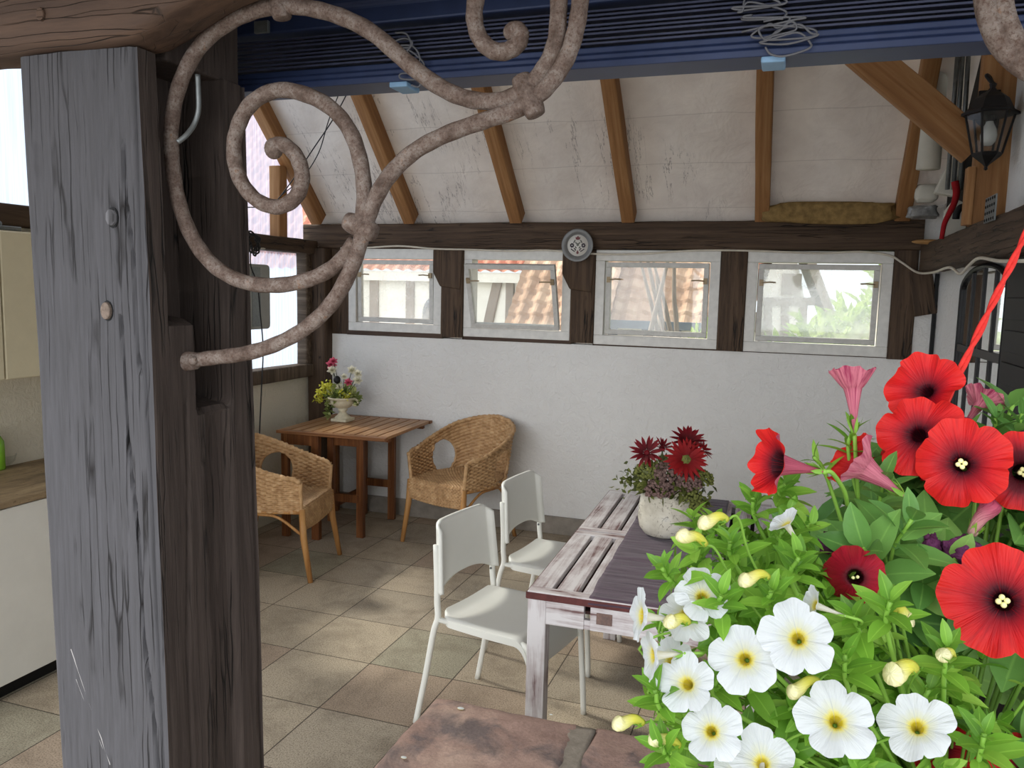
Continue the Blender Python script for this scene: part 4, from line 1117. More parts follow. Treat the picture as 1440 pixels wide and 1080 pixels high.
MAT['paper'] = plain('cream_paper', srgb(206, 202, 188), .8, .2, 0, .06, 10)
MAT['foil'] = plain('crumpled_grey_foil', srgb(150, 150, 148), .4, .5, .4, .3, 40, .8, 40)
MAT['red_rag'] = plain('dark_red_cloth', srgb(150, 24, 30), .8, .2, 0, .2, 40)
a = aty(1165, 300, 5.23)
lump('insulation_batt', (a.x, 5.24, 2.19), (.355, .05, .062), 'wool', 'yellow brown mineral wool stuffed above the beam between two rafters', 'insulation', 4, amp=.22)
a = aty(1303, 272, 5.10); lump('foam_block', (a.x, 5.10, a.z), (.058, .05, .05), 'paper', 'white foam block stuck in the dark corner above the beam', 'foam', 5, amp=.15)
a = aty(1297, 297, 5.10); lump('foil_bundle', (a.x, 5.10, 2.175), (.08, .05, .035), 'foil', 'crumpled grey foil under the white foam block', 'foil', 6, amp=.3)
a = aty(1332, 255, 4.75); b = aty(1345, 222, 4.75)
o = G().prism([(a.x - .06, a.z - .06), (a.x + .035, a.z - .08), (a.x + .055, a.z + .10), (a.x + .02, a.z + .115), (a.x - .02, a.z + .05)], 'Y', 4.72, 4.78).build('paper_sack', 'paper', bevel=.008)
tag(o, 'folded cream paper sack leaning behind the pine batten', 'sack')
a = aty(1340, 305, 4.6)
o = G().prism([(a.x - .045, 2.0), (a.x + .06, 2.0), (a.x + .055, a.z + .06), (a.x, a.z + .09), (a.x - .04, a.z + .03)], 'Y', 4.58, 4.62).build('white_card', 'paper', bevel=.003)
tag(o, 'white torn card standing on the right beam behind the red rag', 'card')
pts = [aty(x, y, 4.5) for x, y in ((1343, 255), (1345, 270), (1342, 285), (1335, 300), (1328, 315), (1324, 336))]
o = G().tube(smooth_path(pts, 5), [.018 - .0003 * k for k in range(26)], 8).build('red_strap', 'red_rag', smooth=True); tag(o, 'dark red strap hanging over the right beam end', 'strap')
pts = [aty(x, y, 4.45) for x, y in ((1344, 308), (1346, 298), (1353, 291), (1361, 297), (1362, 312))]
o = G().tube(smooth_path(pts, 5), .016, 8).build('black_hose', 'black', smooth=True); tag(o, 'short bend of black hose beside the red strap', 'hose')
a = aty(1300, 340, 5.0)
o = G().sphere((a.x + .02, 5.0, a.z), 1, 12, (.085, .03, .014)).build('wooden_tool_handle', 'handle_wood', smooth=True); tag(o, 'pale wooden tool handle jutting left at the beam end', 'tool')
# pale tubes behind the brace
a0 = aty(1322, 70, 4.75); a1 = aty(1305, 238, 4.75)
o = G().tube([a0 + (a0 - a1) * .02, a1], [.045, .058], 16).build('cloth_roll', 'paper', smooth=True); tag(o, 'pale rolled sheet standing behind the brace', 'roll')
for k, (x0, x1, lab) in enumerate(((1348, 1338, 'leftmost grey rod of the trio behind the brace'), (1355, 1346, 'middle grey rod of the trio behind the brace'), (1363, 1355, 'rightmost grey rod of the trio behind the brace'))):
    a0 = aty(x0, 60, 4.6); a1 = aty(x1, 190, 4.6)
    o = G().tube([a0 + (a0 - a1) * .1, a1 + (a1 - a0) * .6], .011, 8).build('grey_rod', 'galv', smooth=True); tag(o, lab, 'rod', 'grey rods behind the brace')
a = atx(1393, 295, .683)
g = G().box(.680, .685, a.y - .085, a.y + .085, a.z - .045, a.z + .05); t = tag(g.build('nail_plate', 'galv'), 'perforated steel nail plate at the foot of the right post', 'plate')
g = G()
for i in range(5):
    for j in range(4): g.sphere((.679, a.y - .07 + .034 * i, a.z - .035 + .025 * j), .006, 6, (.4, 1, 1))
g.build('holes', 'black', t, world=True)

# ------------------------------------------------------------------ brown gate-leg table in the corner
def build_gate_table():
    ox, oy = -2.80, 4.90; rz = R(2.5)
    t = root('gateleg_table', (ox, oy, 0), 'brown slatted folding gateleg table in the left corner under the urn', 'table', rz)
    W2, D2, Z = .395, .40, .735
    # tabletop: slats along y, edge boards across their ends
    ns = 10; w = 2 * W2 / ns
    for i in range(ns):
        x = -W2 + w * i
        G().box(x + .005, x + w - .007, -D2 + .05, D2 - .05, Z - .02, Z).build('top_slat', 'teak_y', t, bevel=.003)
    for y0, y1 in ((-D2, -D2 + .048), (D2 - .048, D2)):
        G().box(-W2, W2, y0, y1, Z - .022, Z - .001).build('top_edge_board', 'teak_x', t, bevel=.003)
    for y in (-D2 + .12, D2 - .12): G().box(-W2 + .02, W2 - .02, y - .02, y + .02, Z - .045, Z - .02).build('batten', 'teak', t)
    def leg(x, y, w=.05, d=.036, z0=0, z1=Z - .022):
        G().box(x - w / 2, x + w / 2, y - d / 2, y + d / 2, z0, z1).build('leg', 'teak', t, bevel=.003)
    # fixed base frame at the left
    for y in (-.34, .34):
        leg(-.36, y); leg(-.13, y, .055, .04)
        G().box(-.335, -.158, y - .014, y + .014, Z - .10, Z - .03).build('apron', 'teak', t, bevel=.002)
    G().box(-.372, -.348, -.32, .32, Z - .10, Z - .03).build('side_apron', 'teak', t, bevel=.002)
    G().box(-.372, -.348, -.32, .32, .16, .21).build('side_rail', 'teak', t, bevel=.002)
    G().box(-.142, -.118, -.32, .32, .16, .21).build('side_rail', 'teak', t, bevel=.002)
    # two gates swung out under the leaf
    for y, xh, xo, yo in ((-.22, -.085, .125, -.20), (.26, -.085, .13, .28)):
        leg(xh, y, .045, .036, .10, Z - .06); leg(xo, yo, .052, .036)
        G().box(xh, xo, (y + yo) / 2 - .012, (y + yo) / 2 + .012, Z - .11, Z - .045).build('gate_rail', 'teak', t, bevel=.002)
        G().box(xh, xo, (y + yo) / 2 - .012, (y + yo) / 2 + .012, .24, .295).build('gate_rail', 'teak', t, bevel=.002)
    return t
MAT['teak_x'] = wood('brown_teak_crosswise', srgb(100, 64, 38), srgb(150, 102, 66), srgb(180, 136, 96), 'X', 30, .2, .4)
build_gate_table()

# ------------------------------------------------------------------ wicker armchairs
def make_wicker(label, loc, rz):
    t = root('wicker_armchair', loc, label, 'chair', rz, 'honey wicker armchairs')
    plan = smooth_path([(-.235, -.25, 0), (-.262, -.10, 0), (-.262, .05, 0), (-.215, .20, 0), (-.11, .275, 0), (0, .29, 0), (.11, .275, 0), (.215, .20, 0), (.262, .05, 0), (.262, -.10, 0), (.235, -.25, 0)], 14)
    n = len(plan)
    # arc-length table
    acc = [0]
    for a, b in zip(plan[:-1], plan[1:]): acc.append(acc[-1] + (b - a).length)
    Lp = acc[-1]
    def at(u):
        s = u * Lp
        for i in range(n - 1):
            if acc[i + 1] >= s or i == n - 2:
                q = (s - acc[i]) / max(1e-9, acc[i + 1] - acc[i]); p = plan[i].lerp(plan[i + 1], q); d = (plan[i + 1] - plan[i]).normalized()
                return p, Vector((d.y, -d.x, 0))
    def top(u):
        q = 1 - abs(2 * u - 1)
        return .60 + .20 * (q * q * (3 - 2 * q)) - .02 * max(0, 1 - q / .06)
    Z0 = .40
    nst = 44
    def shell(u, v):
        p, nn = at(u); zt = top(u); z = Z0 + (zt - Z0) * v
        nn = -nn if nn.dot(Vector((p.x, p.y + .02, 0))) < 0 else nn
        q = 1 - abs(2 * u - 1)
        flare = (.012 + .035 * q) * v + .05 * max(0, v - .75) ** 1.5 * (1 - q * .4)
        back = .05 * v * max(0, q - .4)
        row = int((z - Z0) / .012)
        wv = .0075 * math.sin(PI * u * nst) * (1 if row % 2 else -1) + .003 * math.sin(2 * PI * (z - Z0) / .012)
        return p + nn * (flare + wv) + Vector((0, back, z))
    def hole(u, v):
        z = Z0 + (top(u) - Z0) * v
        for uc in (.25, .75):
            du = (u - uc) * Lp / .100; dz = (z - .525) / .118
            if du * du + (dz if dz > 0 else dz * .8) ** 2 < 1: return True
        return False
    G().grid(shell, 176, 72, hole).build('woven_shell', 'wicker', t, smooth=True, solid=.010)
    # braided rim
    pts = [shell(i / 120, 1.0) for i in range(121)]
    rad = [.0135 + .0028 * math.sin(i * 2 * PI / 2.6) for i in range(121)]
    G().tube(pts, rad, 10).build('braided_rim', 'wicker', t, smooth=True)
    for s, u in ((-1, 0), (1, 1)):
        pts = [shell(u, k / 8) for k in range(9)] + [shell(u, 1.0)]
        G().tube(pts, .0125, 8).build('arm_post', 'wicker', t, smooth=True)
    for uc in (.25, .75):
        pts = []
        for k in range(41):
            a = 2 * PI * k / 40; u = uc + .100 * math.cos(a) / Lp; dz = .118 * math.sin(a) * (1 if math.sin(a) > 0 else 1.05)
            zz = .525 + dz; v = max(0, (zz - Z0) / (top(u) - Z0)); pts.append(shell(u, v))
        G().tube(pts, .009, 7).build('opening_rim', 'wicker', t, smooth=True)
    # seat: woven pad with a rolled front
    def seat(u, v):
        y = -.262 + .52 * v; w = .238 + .02 * math.sin(PI * v) - .09 * max(0, v - .6)
        if v > .8: w -= .10 * ((v - .8) / .2) ** 2
        x = -w + 2 * w * u
        z = .425 - .018 * math.sin(PI * u) * math.sin(PI * min(1, v * 1.1))
        row = int(y / .012 + 100)
        return Vector((x, y, z + .0055 * math.sin(PI * u * 34) * (1 if row % 2 else -1)))
    G().grid(seat, 136, 86).build('seat', 'wicker', t, smooth=True, solid=.012)
    def apron(u, v):
        x = -.238 + .476 * u; z = .425 - .14 * v
        row = int(z / .012 + 100)
        return Vector((x * (1 - .02 * v), -.262 - .006 * math.sin(PI * v) + .0060 * math.sin(PI * u * 34) * (1 if row % 2 else -1), z + .012 * (1 - math.sin(PI * u)) * v))
    G().grid(apron, 136, 30).build('front_apron', 'wicker', t, smooth=True, solid=.010)
    # side and rear seat frame
    fr = [(-.24, -.25, .405), (-.262, .05, .40), (-.20, .20, .40), (0, .275, .40), (.20, .20, .40), (.262, .05, .40), (.24, -.25, .405)]
    G().tube(smooth_path(fr, 6), .013, 8).build('seat_frame', 'rattan', t, smooth=True)
    # splayed cane legs
    for s in (-1, 1):
        G().tube([(s * .236, -.256, .42), (s * .240, -.265, .26), (s * .252, -.31, .0)], [.019, .020, .015], 10).build('leg', 'rattan', t, smooth=True)
        G().tube([(s * .205, .19, .41), (s * .225, .235, .2), (s * .245, .285, .0)], [.016, .017, .014], 10).build('leg', 'rattan', t, smooth=True)
        G().tube(smooth_path([(s * .238, -.258, .27), (s * .25, -.12, .37), (s * .255, .0, .385)], 5), .009, 7).build('brace', 'rattan', t, smooth=True)
        G().tube(smooth_path([(s * .218, .22, .26), (s * .245, .10, .37), (s * .258, .0, .385)], 5), .009, 7).build('brace', 'rattan', t, smooth=True)
    return t
wk = make_wicker('honey wicker armchair against the white back wall', (-2.035, 4.955, 0), R(-18))
w2 = copy_tree(wk); w2.location = (-2.86, 4.03, 0); w2.rotation_euler = (0, 0, R(102)); w2['label'] = 'honey wicker armchair half hidden behind the grey pillar'

# ------------------------------------------------------------------ white moulded dining chairs
def make_white(label, loc, rz):
    t = root('white_dining_chair', loc, label, 'chair', rz, 'white moulded chairs at the white table')
    # local: front = -y. seat shell
    def seat(u, v):
        a = v  # 0 front .. 1 back
        y = -.235 + .43 * a
        w = .205 + .008 * math.sin(PI * a)
        e = min(a, 1.0)
        if a > .86: w -= .045 * ((a - .86) / .14) ** 2
        x = -w + 2 * w * u
        z = .452 - .014 * math.sin(PI * u) * (.4 + .6 * math.sin(PI * min(1, a)))
        if a < .22: z -= .10 * ((.22 - a) / .22) ** 2.0; y += .03 * ((.22 - a) / .22) ** 2
        edge = abs(2 * u - 1)
        if edge > .9: z -= .010 * ((edge - .9) / .1) ** 2
        if a > .9: z += .012 * ((a - .9) / .1) ** 1.5
        return Vector((x, y, z))
    g = G().grid(seat, 30, 40)
    nu, nv = 30, 40
    edge = [i for i in range(nu + 1)] + [j * (nu + 1) + nu for j in range(1, nv + 1)] + [nv * (nu + 1) + i for i in range(nu - 1, -1, -1)] + [j * (nu + 1) for j in range(nv - 1, 0, -1)]
    b = len(g.v); m = len(edge)
    g.v += [g.v[i] + Vector((0, 0, -.026)) for i in edge]; g.uv += [(0, 0)] * m
    for k in range(m): g.f.append((edge[k], b + k, b + (k + 1) % m, edge[(k + 1) % m]))
    g.f.append(tuple(b + k for k in range(m - 1, -1, -1))) if False else None
    under = G().grid(lambda u, v: seat(u, v) + Vector((0, 0, -.014)), 20, 20)
    g.add(under.v, under.f)
    o = g.build('seat', 'white_metal', t, smooth=True)
    try: o.data.set_sharp_from_angle(angle=R(45))
    except Exception: pass
    # backrest shell with arched lower cut-out and rounded shoulders
    def back(u, v):
        s = 2 * u - 1
        zt = .805 - .035 * max(0, (abs(s) - .72) / .28) ** 2.2
        zb = .535 + .055 * (1 - abs(s) ** 3) if abs(s) < .93 else .535
        zb = .535 + .038 * (1 - min(1, abs(s) / .9) ** 2.6)
        z = zb + (zt - zb) * v
        h = (z - .5) / .3
        w = .205 - .022 * h
        y = .203 + .026 * h
        x = w * s
        y -= .022 * (1 - s * s) * -1 * .6
        # side flanges turn toward the front
        e = max(0, (abs(s) - .88) / .12)
        y -= .028 * e ** 1.6
        return Vector((x, y, z))
    g = G().grid(back, 48, 24)
    o = g.build('backrest', 'white_metal', t, smooth=True, solid=.016)
    for s in (-1, 1):
        p = smooth_path([(s * .19, .218, .72), (s * .194, .208, .58), (s * .196, .205, .50), (s * .198, .20, .44), (s * .204, .215, .38), (s * .212, .245, .20), (s * .218, .285, 0)], 6)
        G().tube(p, .0125, 8).build('leg', 'white_metal', t, smooth=True)
        p = smooth_path([(s * .192, -.05, .430), (s * .194, -.165, .425), (s * .198, -.205, .385), (s * .202, -.222, .20), (s * .205, -.235, 0)], 6)
        G().tube(p, .0125, 8).build('leg', 'white_metal', t, smooth=True)
        G().tube([(s * .196, .2, .432), (s * .192, -.06, .430)], .011, 8).build('seat_rail', 'white_metal', t, smooth=True)
        G().sphere((s * .178, .203, .525), .005, 8).build('screw', 'galv', t, smooth=True)
    return t
wc = make_white('white moulded chair nearest the stone parapet, half under the table end', (-.965, 2.86, 0), R(78))
c2 = copy_tree(wc); c2.location = (-.955, 3.565, 0); c2.rotation_euler = (0, 0, R(82)); c2['label'] = 'white moulded chair farther back, between wicker armchair and table'

# ------------------------------------------------------------------ whitewashed slatted dining table with runner
MAT['under_dark'] = plain('dark_underside_board', srgb(58, 36, 34), .7, .2)
def build_table():
    x0, x1, y0, y1, Z = -.760, -.012, 2.375, 3.807, .735
    t = root('slatted_dining_table', ((x0 + x1) / 2, (y0 + y1) / 2, 0), 'worn white painted slatted table with dark edges behind the flowers', 'table', R(1.5))
    X0, X1, Y0, Y1 = -.374, .374, -.716, .716
    bw = .052
    for ya, yb in ((Y0, -.005), (.005, Y1)):
        for a, b in ((ya, ya + bw), (yb - bw, yb)):
            G().box(X0, X1, a, b - .002, Z - .022, Z).build('end_board', 'white_x', t, bevel=.003)
        ns = 9; gap = .016; w = (X1 - X0 + gap) / ns
        for i in range(ns):
            a = X0 + i * w
            G().box(a, a + w - gap, ya + bw + .001, yb - bw - .003, Z - .022, Z - .001).build('slat', 'white_y', t, bevel=.002)
    G().box(X0 - .001, X1 + .001, Y0 - .004, Y0 + .001, Z - .024, Z - .003).build('edge_strip', 'maroon', t)
    G().box(X0 - .004, X0 + .001, Y0, Y1, Z - .024, Z - .005).build('edge_strip', 'maroon', t)
    G().box(X0 + .03, X1 - .03, Y0 + .03, Y1 - .03, Z - .062, Z - .052).build('under_board', 'under_dark', t)
    for x in (X0 + .13, X1 - .13): G().box(x - .02, x + .02, Y0 + .05, Y1 - .05, Z - .05, Z - .024).build('batten', 'maroon', t)
    # aprons with the slot and the square knot hole at the near end
    z0, z1 = Z - .105, Z - .024
    for a, b in ((X0 + .05, X0 + .185), (X0 + .205, X1 - .05)):
        G().box(a, b, Y0 + .006, Y0 + .028, z0 if a < X0 + .1 else z0, z1).build('apron', 'white_x', t, bevel=.002)
    G().box(X0 + .185, X0 + .205, Y0 + .012, Y0 + .03, z0, z0 + .03).build('apron', 'white_x', t)
    G().box(X0 + .225, X0 + .275, Y0 + .003, Y0 + .008, z0 + .025, z0 + .062).build('inset', 'sandstone', t, bevel=.002)
    G().box(X0 + .05, X1 - .05, Y1 - .028, Y1 - .006, z0, z1).build('apron', 'white_x', t, bevel=.002)
    for xa in (X0 + .006, X1 - .028): G().box(xa, xa + .022, Y0 + .05, Y1 - .05, z0, z1).build('apron', 'white_y', t, bevel=.002)
    for xa in (X0 + .002, X1 - .062):
        for ya in (Y0 + .002, Y1 - .062): G().box(xa, xa + .06, ya, ya + .06, 0, z1).build('leg', 'white_z', t, bevel=.003)
    return t
tb = build_table()
def build_runner():
    X0, X1, Y0, Y1 = -.175, .185, -.723, .705
    def fn(u, v):
        x = X0 + (X1 - X0) * u + .004 * noise.noise(Vector((v * 12, u, 0))); y = Y0 + (Y1 - Y0) * v
        z = .7375 + .0045 * (noise.noise(Vector((x * 2.5, y * 16, 1))) + .6) + .0025 * noise.noise(Vector((x * 8, y * 46, 3)))
        z = max(z, .7365)
        if v < .012: z -= .018 * (1 - v / .012)
        if abs(y - .24) < .02: z += .004 * math.cos((y - .24) / .02 * PI / 2)
        return Vector((x, y, z))
    g = G().grid(fn, 24, 260)
    m4 = Matrix.Translation(tb.location) @ Matrix.Rotation(R(1.5), 4, 'Z')
    g.xf(m4)
    tag(g.build('table_runner', 'runner', smooth=True, solid=.0015), 'dark purple crinkled runner along the middle of the white table', 'table runner')
build_runner()

# ================================================================== flowers
def basis(nrm, roll=0.0):
    z = Vector(nrm).normalized(); a = Vector((0, 0, 1)) if abs(z.z) < .95 else Vector((0, 1, 0))
    x = a.cross(z).normalized(); y = z.cross(x)
    m = Matrix.Identity(4)
    for i in range(3): m[i][0] = x[i]; m[i][1] = y[i]; m[i][2] = z[i]
    return m @ Matrix.Rotation(roll, 4, 'Z')

# ------------------------------------------------------------------ urn with silk flowers on the gateleg table
MAT['leaf_silk'] = leafmat('pale_silk_leaf', srgb(62, 84, 40), srgb(128, 146, 70), srgb(186, 190, 130), .25)
MAT['urn'] = plain('cream_cast_stone', srgb(206, 198, 172), .85, .2, 0, .12, 40, .4, 120)
uc = atz(482, 592, .736)
t = root('garden_urn', (uc.x, uc.y, .737), 'cream pedestal urn with two handles standing on the brown gateleg table', 'urn')
G().box(-.062, .062, -.062, .062, 0, .022).build('plinth', 'urn', t, bevel=.004)
G().lathe([(.058, .02), (.056, .030), (.036, .046), (.026, .062), (.024, .070), (.034, .076), (.034, .084), (.028, .088), (.052, .100), (.078, .120), (.088, .142), (.086, .150), (.100, .158), (.106, .166), (.104, .174), (.094, .172), (.080, .150), (.001, .145)], 36,
          jit=lambda a, i: 1 + (.03 * math.cos(a * 14) if 8 <= i <= 10 else 0), close=False).build('body', 'urn', t, smooth=True)
for s in (-1, 1):
    G().tube(smooth_path([(s * .080, 0, .122), (s * .108, 0, .118), (s * .120, 0, .138), (s * .112, 0, .158), (s * .098, 0, .156)], 5), .009, 8).build('handle', 'urn', t, smooth=True)
ub = root('silk_flower_arrangement', (uc.x, uc.y, .885), 'artificial bouquet of pink, white and yellow silk flowers filling the urn', 'flowers')
r = random.Random(11)
g = G(); gl = G(); gy = G()
U0 = Vector((uc.x, uc.y, .90))
for i in range(240):
    v = rvec(r); v.z = abs(v.z) * .9; v.x *= 1.25
    leaf(g, U0 + v * r.uniform(.02, .10), v + rvec(r) * .7, rvec(r), r.uniform(.03, .055), .022, .4, .2, 3)
for i in range(90):   # trailing ivy at the left and right
    side = -1 if i < 62 else 1
    q = r.random()
    p = U0 + Vector((side * (.09 + .03 * q), -.03 + .05 * r.random(), .03 - (.17 if side < 0 else .06) * q))
    leaf(g, p, rvec(r) + Vector((side * .6, 0, -.4)), rvec(r), r.uniform(.025, .045), .022, .3, .2, 3)
g.build('foliage', 'leaf_silk', ub, world=True)
for k, (ax, az) in enumerate(((-.15, .02), (-.135, .05), (-.115, .075), (-.09, .095), (-.165, -.015), (-.06, .06), (.03, .04), (.075, .03))):
    gy = G()
    for i in range(46 if k < 5 else 26):
        p = U0 + Vector((ax + .020 * r.gauss(0, .7), -.05 + .02 * r.gauss(0, 1), az + .020 * r.gauss(0, .7)))
        leaf(gy, p, rvec(r), rvec(r), .022, .016, .3, .3, 2)
    gy.tube([U0, U0 + Vector((ax, -.05, az))], .002, 5)
    gy.build('yellow_blossom', 'leaf_yellow', ub, world=True)
MAT['silk_white'] = petal('white_silk_petal', [(.0, srgb(220, 216, 180)), (1., srgb(240, 236, 224))], srgb(214, 206, 180), None, .3)
MAT['silk_pink'] = petal('pink_silk_petal', [(.0, srgb(190, 60, 90)), (1., srgb(226, 120, 144))], srgb(170, 40, 80), None, .3)
def rosette(parent, name, mat, c, nrm, R0, seed, layers=3, npet=6, spiky=1.0):
    r = random.Random(seed); g = G(); B = basis(nrm, r.random() * 6)
    for l in range(layers):
        for k in range(npet):
            a = 2 * PI * (k + .5 * l) / npet + r.uniform(-.12, .12)
            el = R(8 + 26 * l) + r.uniform(-.1, .1)
            d = B.to_3x3() @ Vector((math.cos(a) * math.cos(el), math.sin(a) * math.cos(el), math.sin(el)))
            n = B.to_3x3() @ Vector((-math.cos(a) * math.sin(el), -math.sin(a) * math.sin(el), math.cos(el)))
            leaf(g, Vector(c) + d * R0 * .12, d, n, R0 * (.95 - .15 * l), R0 * .62 * spiky, -.15, .25, 4, .8)
    return g.build(name, mat, parent, world=True, smooth=True)
for (px, py, R0, mat, nm, sd) in ((466, 513, .040, 'silk_pink', 'pink_flower', 1), (469, 508, .03, 'silk_pink', 'pink_flower', 2), (467, 521, .036, 'silk_white', 'white_flower', 3), (478, 545, .034, 'silk_white', 'white_flower', 4),
                                  (495, 521, .036, 'silk_white', 'white_flower', 5), (503, 526, .034, 'silk_white', 'white_flower', 6), (503, 535, .036, 'silk_white', 'white_flower', 7), (490, 538, .032, 'silk_pink', 'pale_pink_flower', 8), (484, 530, .026, 'silk_white', 'white_flower', 9)):
    d = 5.02 + .01 * (sd % 3)
    c = aty(px, py, uc.y - .03 - .012 * (sd % 4)); rosette(ub, nm, mat, c, -ray(px, py) + Vector((0, 0, .5)), R0, sd)
    G().tube([U0 + Vector((0, 0, -.02)), c], .0025, 5).build('stem', 'stem_dark', ub, world=True)
c = aty(474, 534, uc.y - .07); G().sphere(c, .026, 12, (1, .8, 1.1)).build('black_seed_head', 'black', ub, world=True, smooth=True)
G().tube([U0, c], .003, 5).build('stem', 'stem_dark', ub, world=True)

# ------------------------------------------------------------------ stone pot with dried bouquet on the dining table
def potmat():
    m = M('cracked_stone_glaze', .8, .25)
    n = m.noise(m.map((9, 9, 9)), 1.0, 6, .65); v = m.node('ShaderNodeTexVoronoi', feature='DISTANCE_TO_EDGE'); v.inputs['Scale'].default_value = 11
    w = m.noise(m.map((14, 14, 14)), 1.0, 4, .6, 1.0)
    d = m.math('ABSOLUTE', m.math('SUBTRACT', w, .5)); f = m.ramp(d, [(.0, (1, 1, 1)), (.018, (0, 0, 0))])
    g_ = m.ramp(m.noise(m.map((5, 5, 5), (2, 7, 1)), 1.0, 2, .5), [(.48, (0, 0, 0)), (.56, (1, 1, 1))])
    c = m.ramp(n, [(.3, srgb(176, 168, 150)), (.55, srgb(206, 200, 184)), (.75, srgb(190, 190, 186))])
    sp = m.noise(m.map((110, 110, 110)), 1.0, 2, .5)
    c = m.mix(m.ramp(sp, [(.64, (0, 0, 0)), (.7, (.6, .6, .6))]), c, srgb(96, 88, 76))
    m.color(m.mix(m.math('MULTIPLY', m.math('MULTIPLY', f, g_), .85), c, srgb(72, 64, 56))); m.bump(n, .4, .006); return m.m
MAT['pot'] = potmat()
pc = atz(934, 752, .742); PZ = .743
t = root('stone_flowerpot', (pc.x, pc.y, PZ), 'rounded pale cracked stone pot on the dark runner', 'pot')
G().lathe([(.001, 0), (.058, .0), (.082, .010), (.098, .034), (.104, .066), (.103, .110), (.098, .150), (.095, .172), (.088, .174), (.086, .160), (.001, .150)], 44,
          jit=lambda a, i: 1 + .012 * math.sin(3 * a + i), close=False).build('body', 'pot', t, smooth=True)
G().lathe([(.001, .155), (.05, .158), (.087, .152)], 24, close=False).build('soil', 'soil', t, smooth=True) if False else None
db = root('dried_bouquet', (pc.x, pc.y, PZ + .155), 'dried bouquet of red gerbera, sedum heads and olive leaves in the stone pot', 'bouquet')
MAT['sedum'] = plain('mauve_brown_sedum', srgb(112, 90, 84), .9, .2, 0, .5, 90, .5, 200)
MAT['sedum_green'] = plain('olive_sedum', srgb(104, 108, 56), .9, .2, 0, .45, 90, .5, 200)
MAT['gerbera'] = petal('dark_red_gerbera_petal', [(.0, srgb(120, 14, 20)), (1., srgb(168, 32, 34))], srgb(90, 8, 16), None, .2)
MAT['gerbera_dark'] = petal('deep_red_silk_petal', [(.0, srgb(70, 8, 16)), (1., srgb(140, 20, 32))], srgb(60, 6, 14), None, .2)
B0 = Vector((pc.x, pc.y, PZ + .17)); r = random.Random(21)
RT = Vector((RIGHT.x, RIGHT.y, 0)).normalized(); TO = Vector((-FWD.x, -FWD.y, 0)).normalized(); UPV = Vector((0, 0, 1))
def W(a, b, c): return B0 + RT * a + TO * b + UPV * c
def head(name, mat, c, rad, n, br):
    g = G(); c = Vector(c)
    for i in range(n):
        v = rvec(r); v.z = v.z * .75
        if v.z < -.35: v.z *= -1
        g.sphere(c + Vector((v.x * rad, v.y * rad, v.z * rad)) * r.uniform(.75, 1), br * r.uniform(.7, 1.2), 5)
    g.tube([B0 + Vector((0, 0, -.03)), c], .003, 5)
    return g.build(name, mat, db, world=True, smooth=True)
head('sedum_head', 'sedum', W(.0, .05, .075), .075, 420, .0065)
head('sedum_head', 'sedum', W(.062, .06, .055), .062, 320, .006)
head('sedum_head', 'sedum', W(-.04, .065, .025), .058, 260, .006)
head('sedum_head', 'sedum_green', W(-.08, .03, .085), .05, 170, .006)
head('sedum_head', 'sedum_green', W(-.085, .03, .02), .036, 120, .006)
head('sedum_head', 'sedum_green', W(.125, .02, .06), .052, 170, .006)
head('sedum_head', 'sedum_green', W(.08, .07, .005), .045, 140, .006)
head('sedum_head', 'sedum_green', W(.11, .05, -.04), .034, 110, .006)
g = G()
for i in range(230):
    v = rvec(r); p = B0 + Vector((v.x * .11, v.y * .10, .04 + v.z * .07))
    leaf(g, p, v + rvec(r) * .6, rvec(r), r.uniform(.025, .05), .02, .3, .2, 3)
for i in range(60):
    p = W(-.155 + .02 * r.gauss(0, 1), .02, .05 + .025 * r.gauss(0, 1)); leaf(g, p, rvec(r), rvec(r), .025, .014, .3, .2, 2)
for i in range(80):
    p = W(.125 + .025 * r.gauss(0, 1), .03, -.03 + .03 * r.gauss(0, 1)); leaf(g, p, rvec(r) + Vector((0, 0, -.5)), rvec(r), .03, .016, .3, .2, 2)
g.build('foliage', 'leaf_dry', db, world=True)
def daisy(name, mat, c, nrm, R0, npet, seed, wid=.22, center='stem_dark', lift=6):
    rr = random.Random(seed); g = G(); B = basis(nrm, rr.random())
    for l in range(2):
        for k in range(npet):
            a = 2 * PI * (k + .5 * l) / npet + rr.uniform(-.06, .06); el = R(lift + 14 * l) + rr.uniform(-.12, .12)
            d = B.to_3x3() @ Vector((math.cos(a) * math.cos(el), math.sin(a) * math.cos(el), math.sin(el)))
            n = B.to_3x3() @ Vector((-math.cos(a) * math.sin(el), -math.sin(a) * math.sin(el), math.cos(el)))
            leaf(g, Vector(c) + d * R0 * .15, d, n, R0 * (.88 - .1 * l), R0 * wid, .12, .2, 4, .9)
    o = g.build(name, mat, db, world=True, smooth=True)
    if center:
        h = G().lathe([(.001, .012), (R0 * .2, .010), (R0 * .3, .004), (R0 * .3, -.004)], 16, close=False); h.xf(Matrix.Translation(c) @ B); h.build('eye', center, o, world=False)
    G().tube([B0 + Vector((0, 0, -.02)), Vector(c)], .003, 5).build('stem', 'stem_dark', db, world=True)
    return o
def daisy_fix():
    pass
daisy('gerbera', 'gerbera', W(.052, .085, .150), TO + UPV * .45 + RT * .1, .086, 18, 1, .2, None)
h = G().lathe([(.001, .010), (.014, .009), (.022, .004), (.023, -.006)], 16, close=False); h.xf(Matrix.Translation(W(.052, .085, .150)) @ basis(TO + UPV * .45 + RT * .1)); h.build('gerbera_eye', 'sedum_green', db, world=True, smooth=True)
for c_ in (W(-.09, .05, .165), W(-.03, .03, .18), W(.07, .02, .205)): G().sphere(c_, .012, 8).build('flower_eye', 'gerbera_dark', db, world=True, smooth=True)
daisy('spiky_red_flower', 'gerbera_dark', W(.07, .02, .205), TO * .6 + UPV, .075, 12, 2, .24, None, 20)
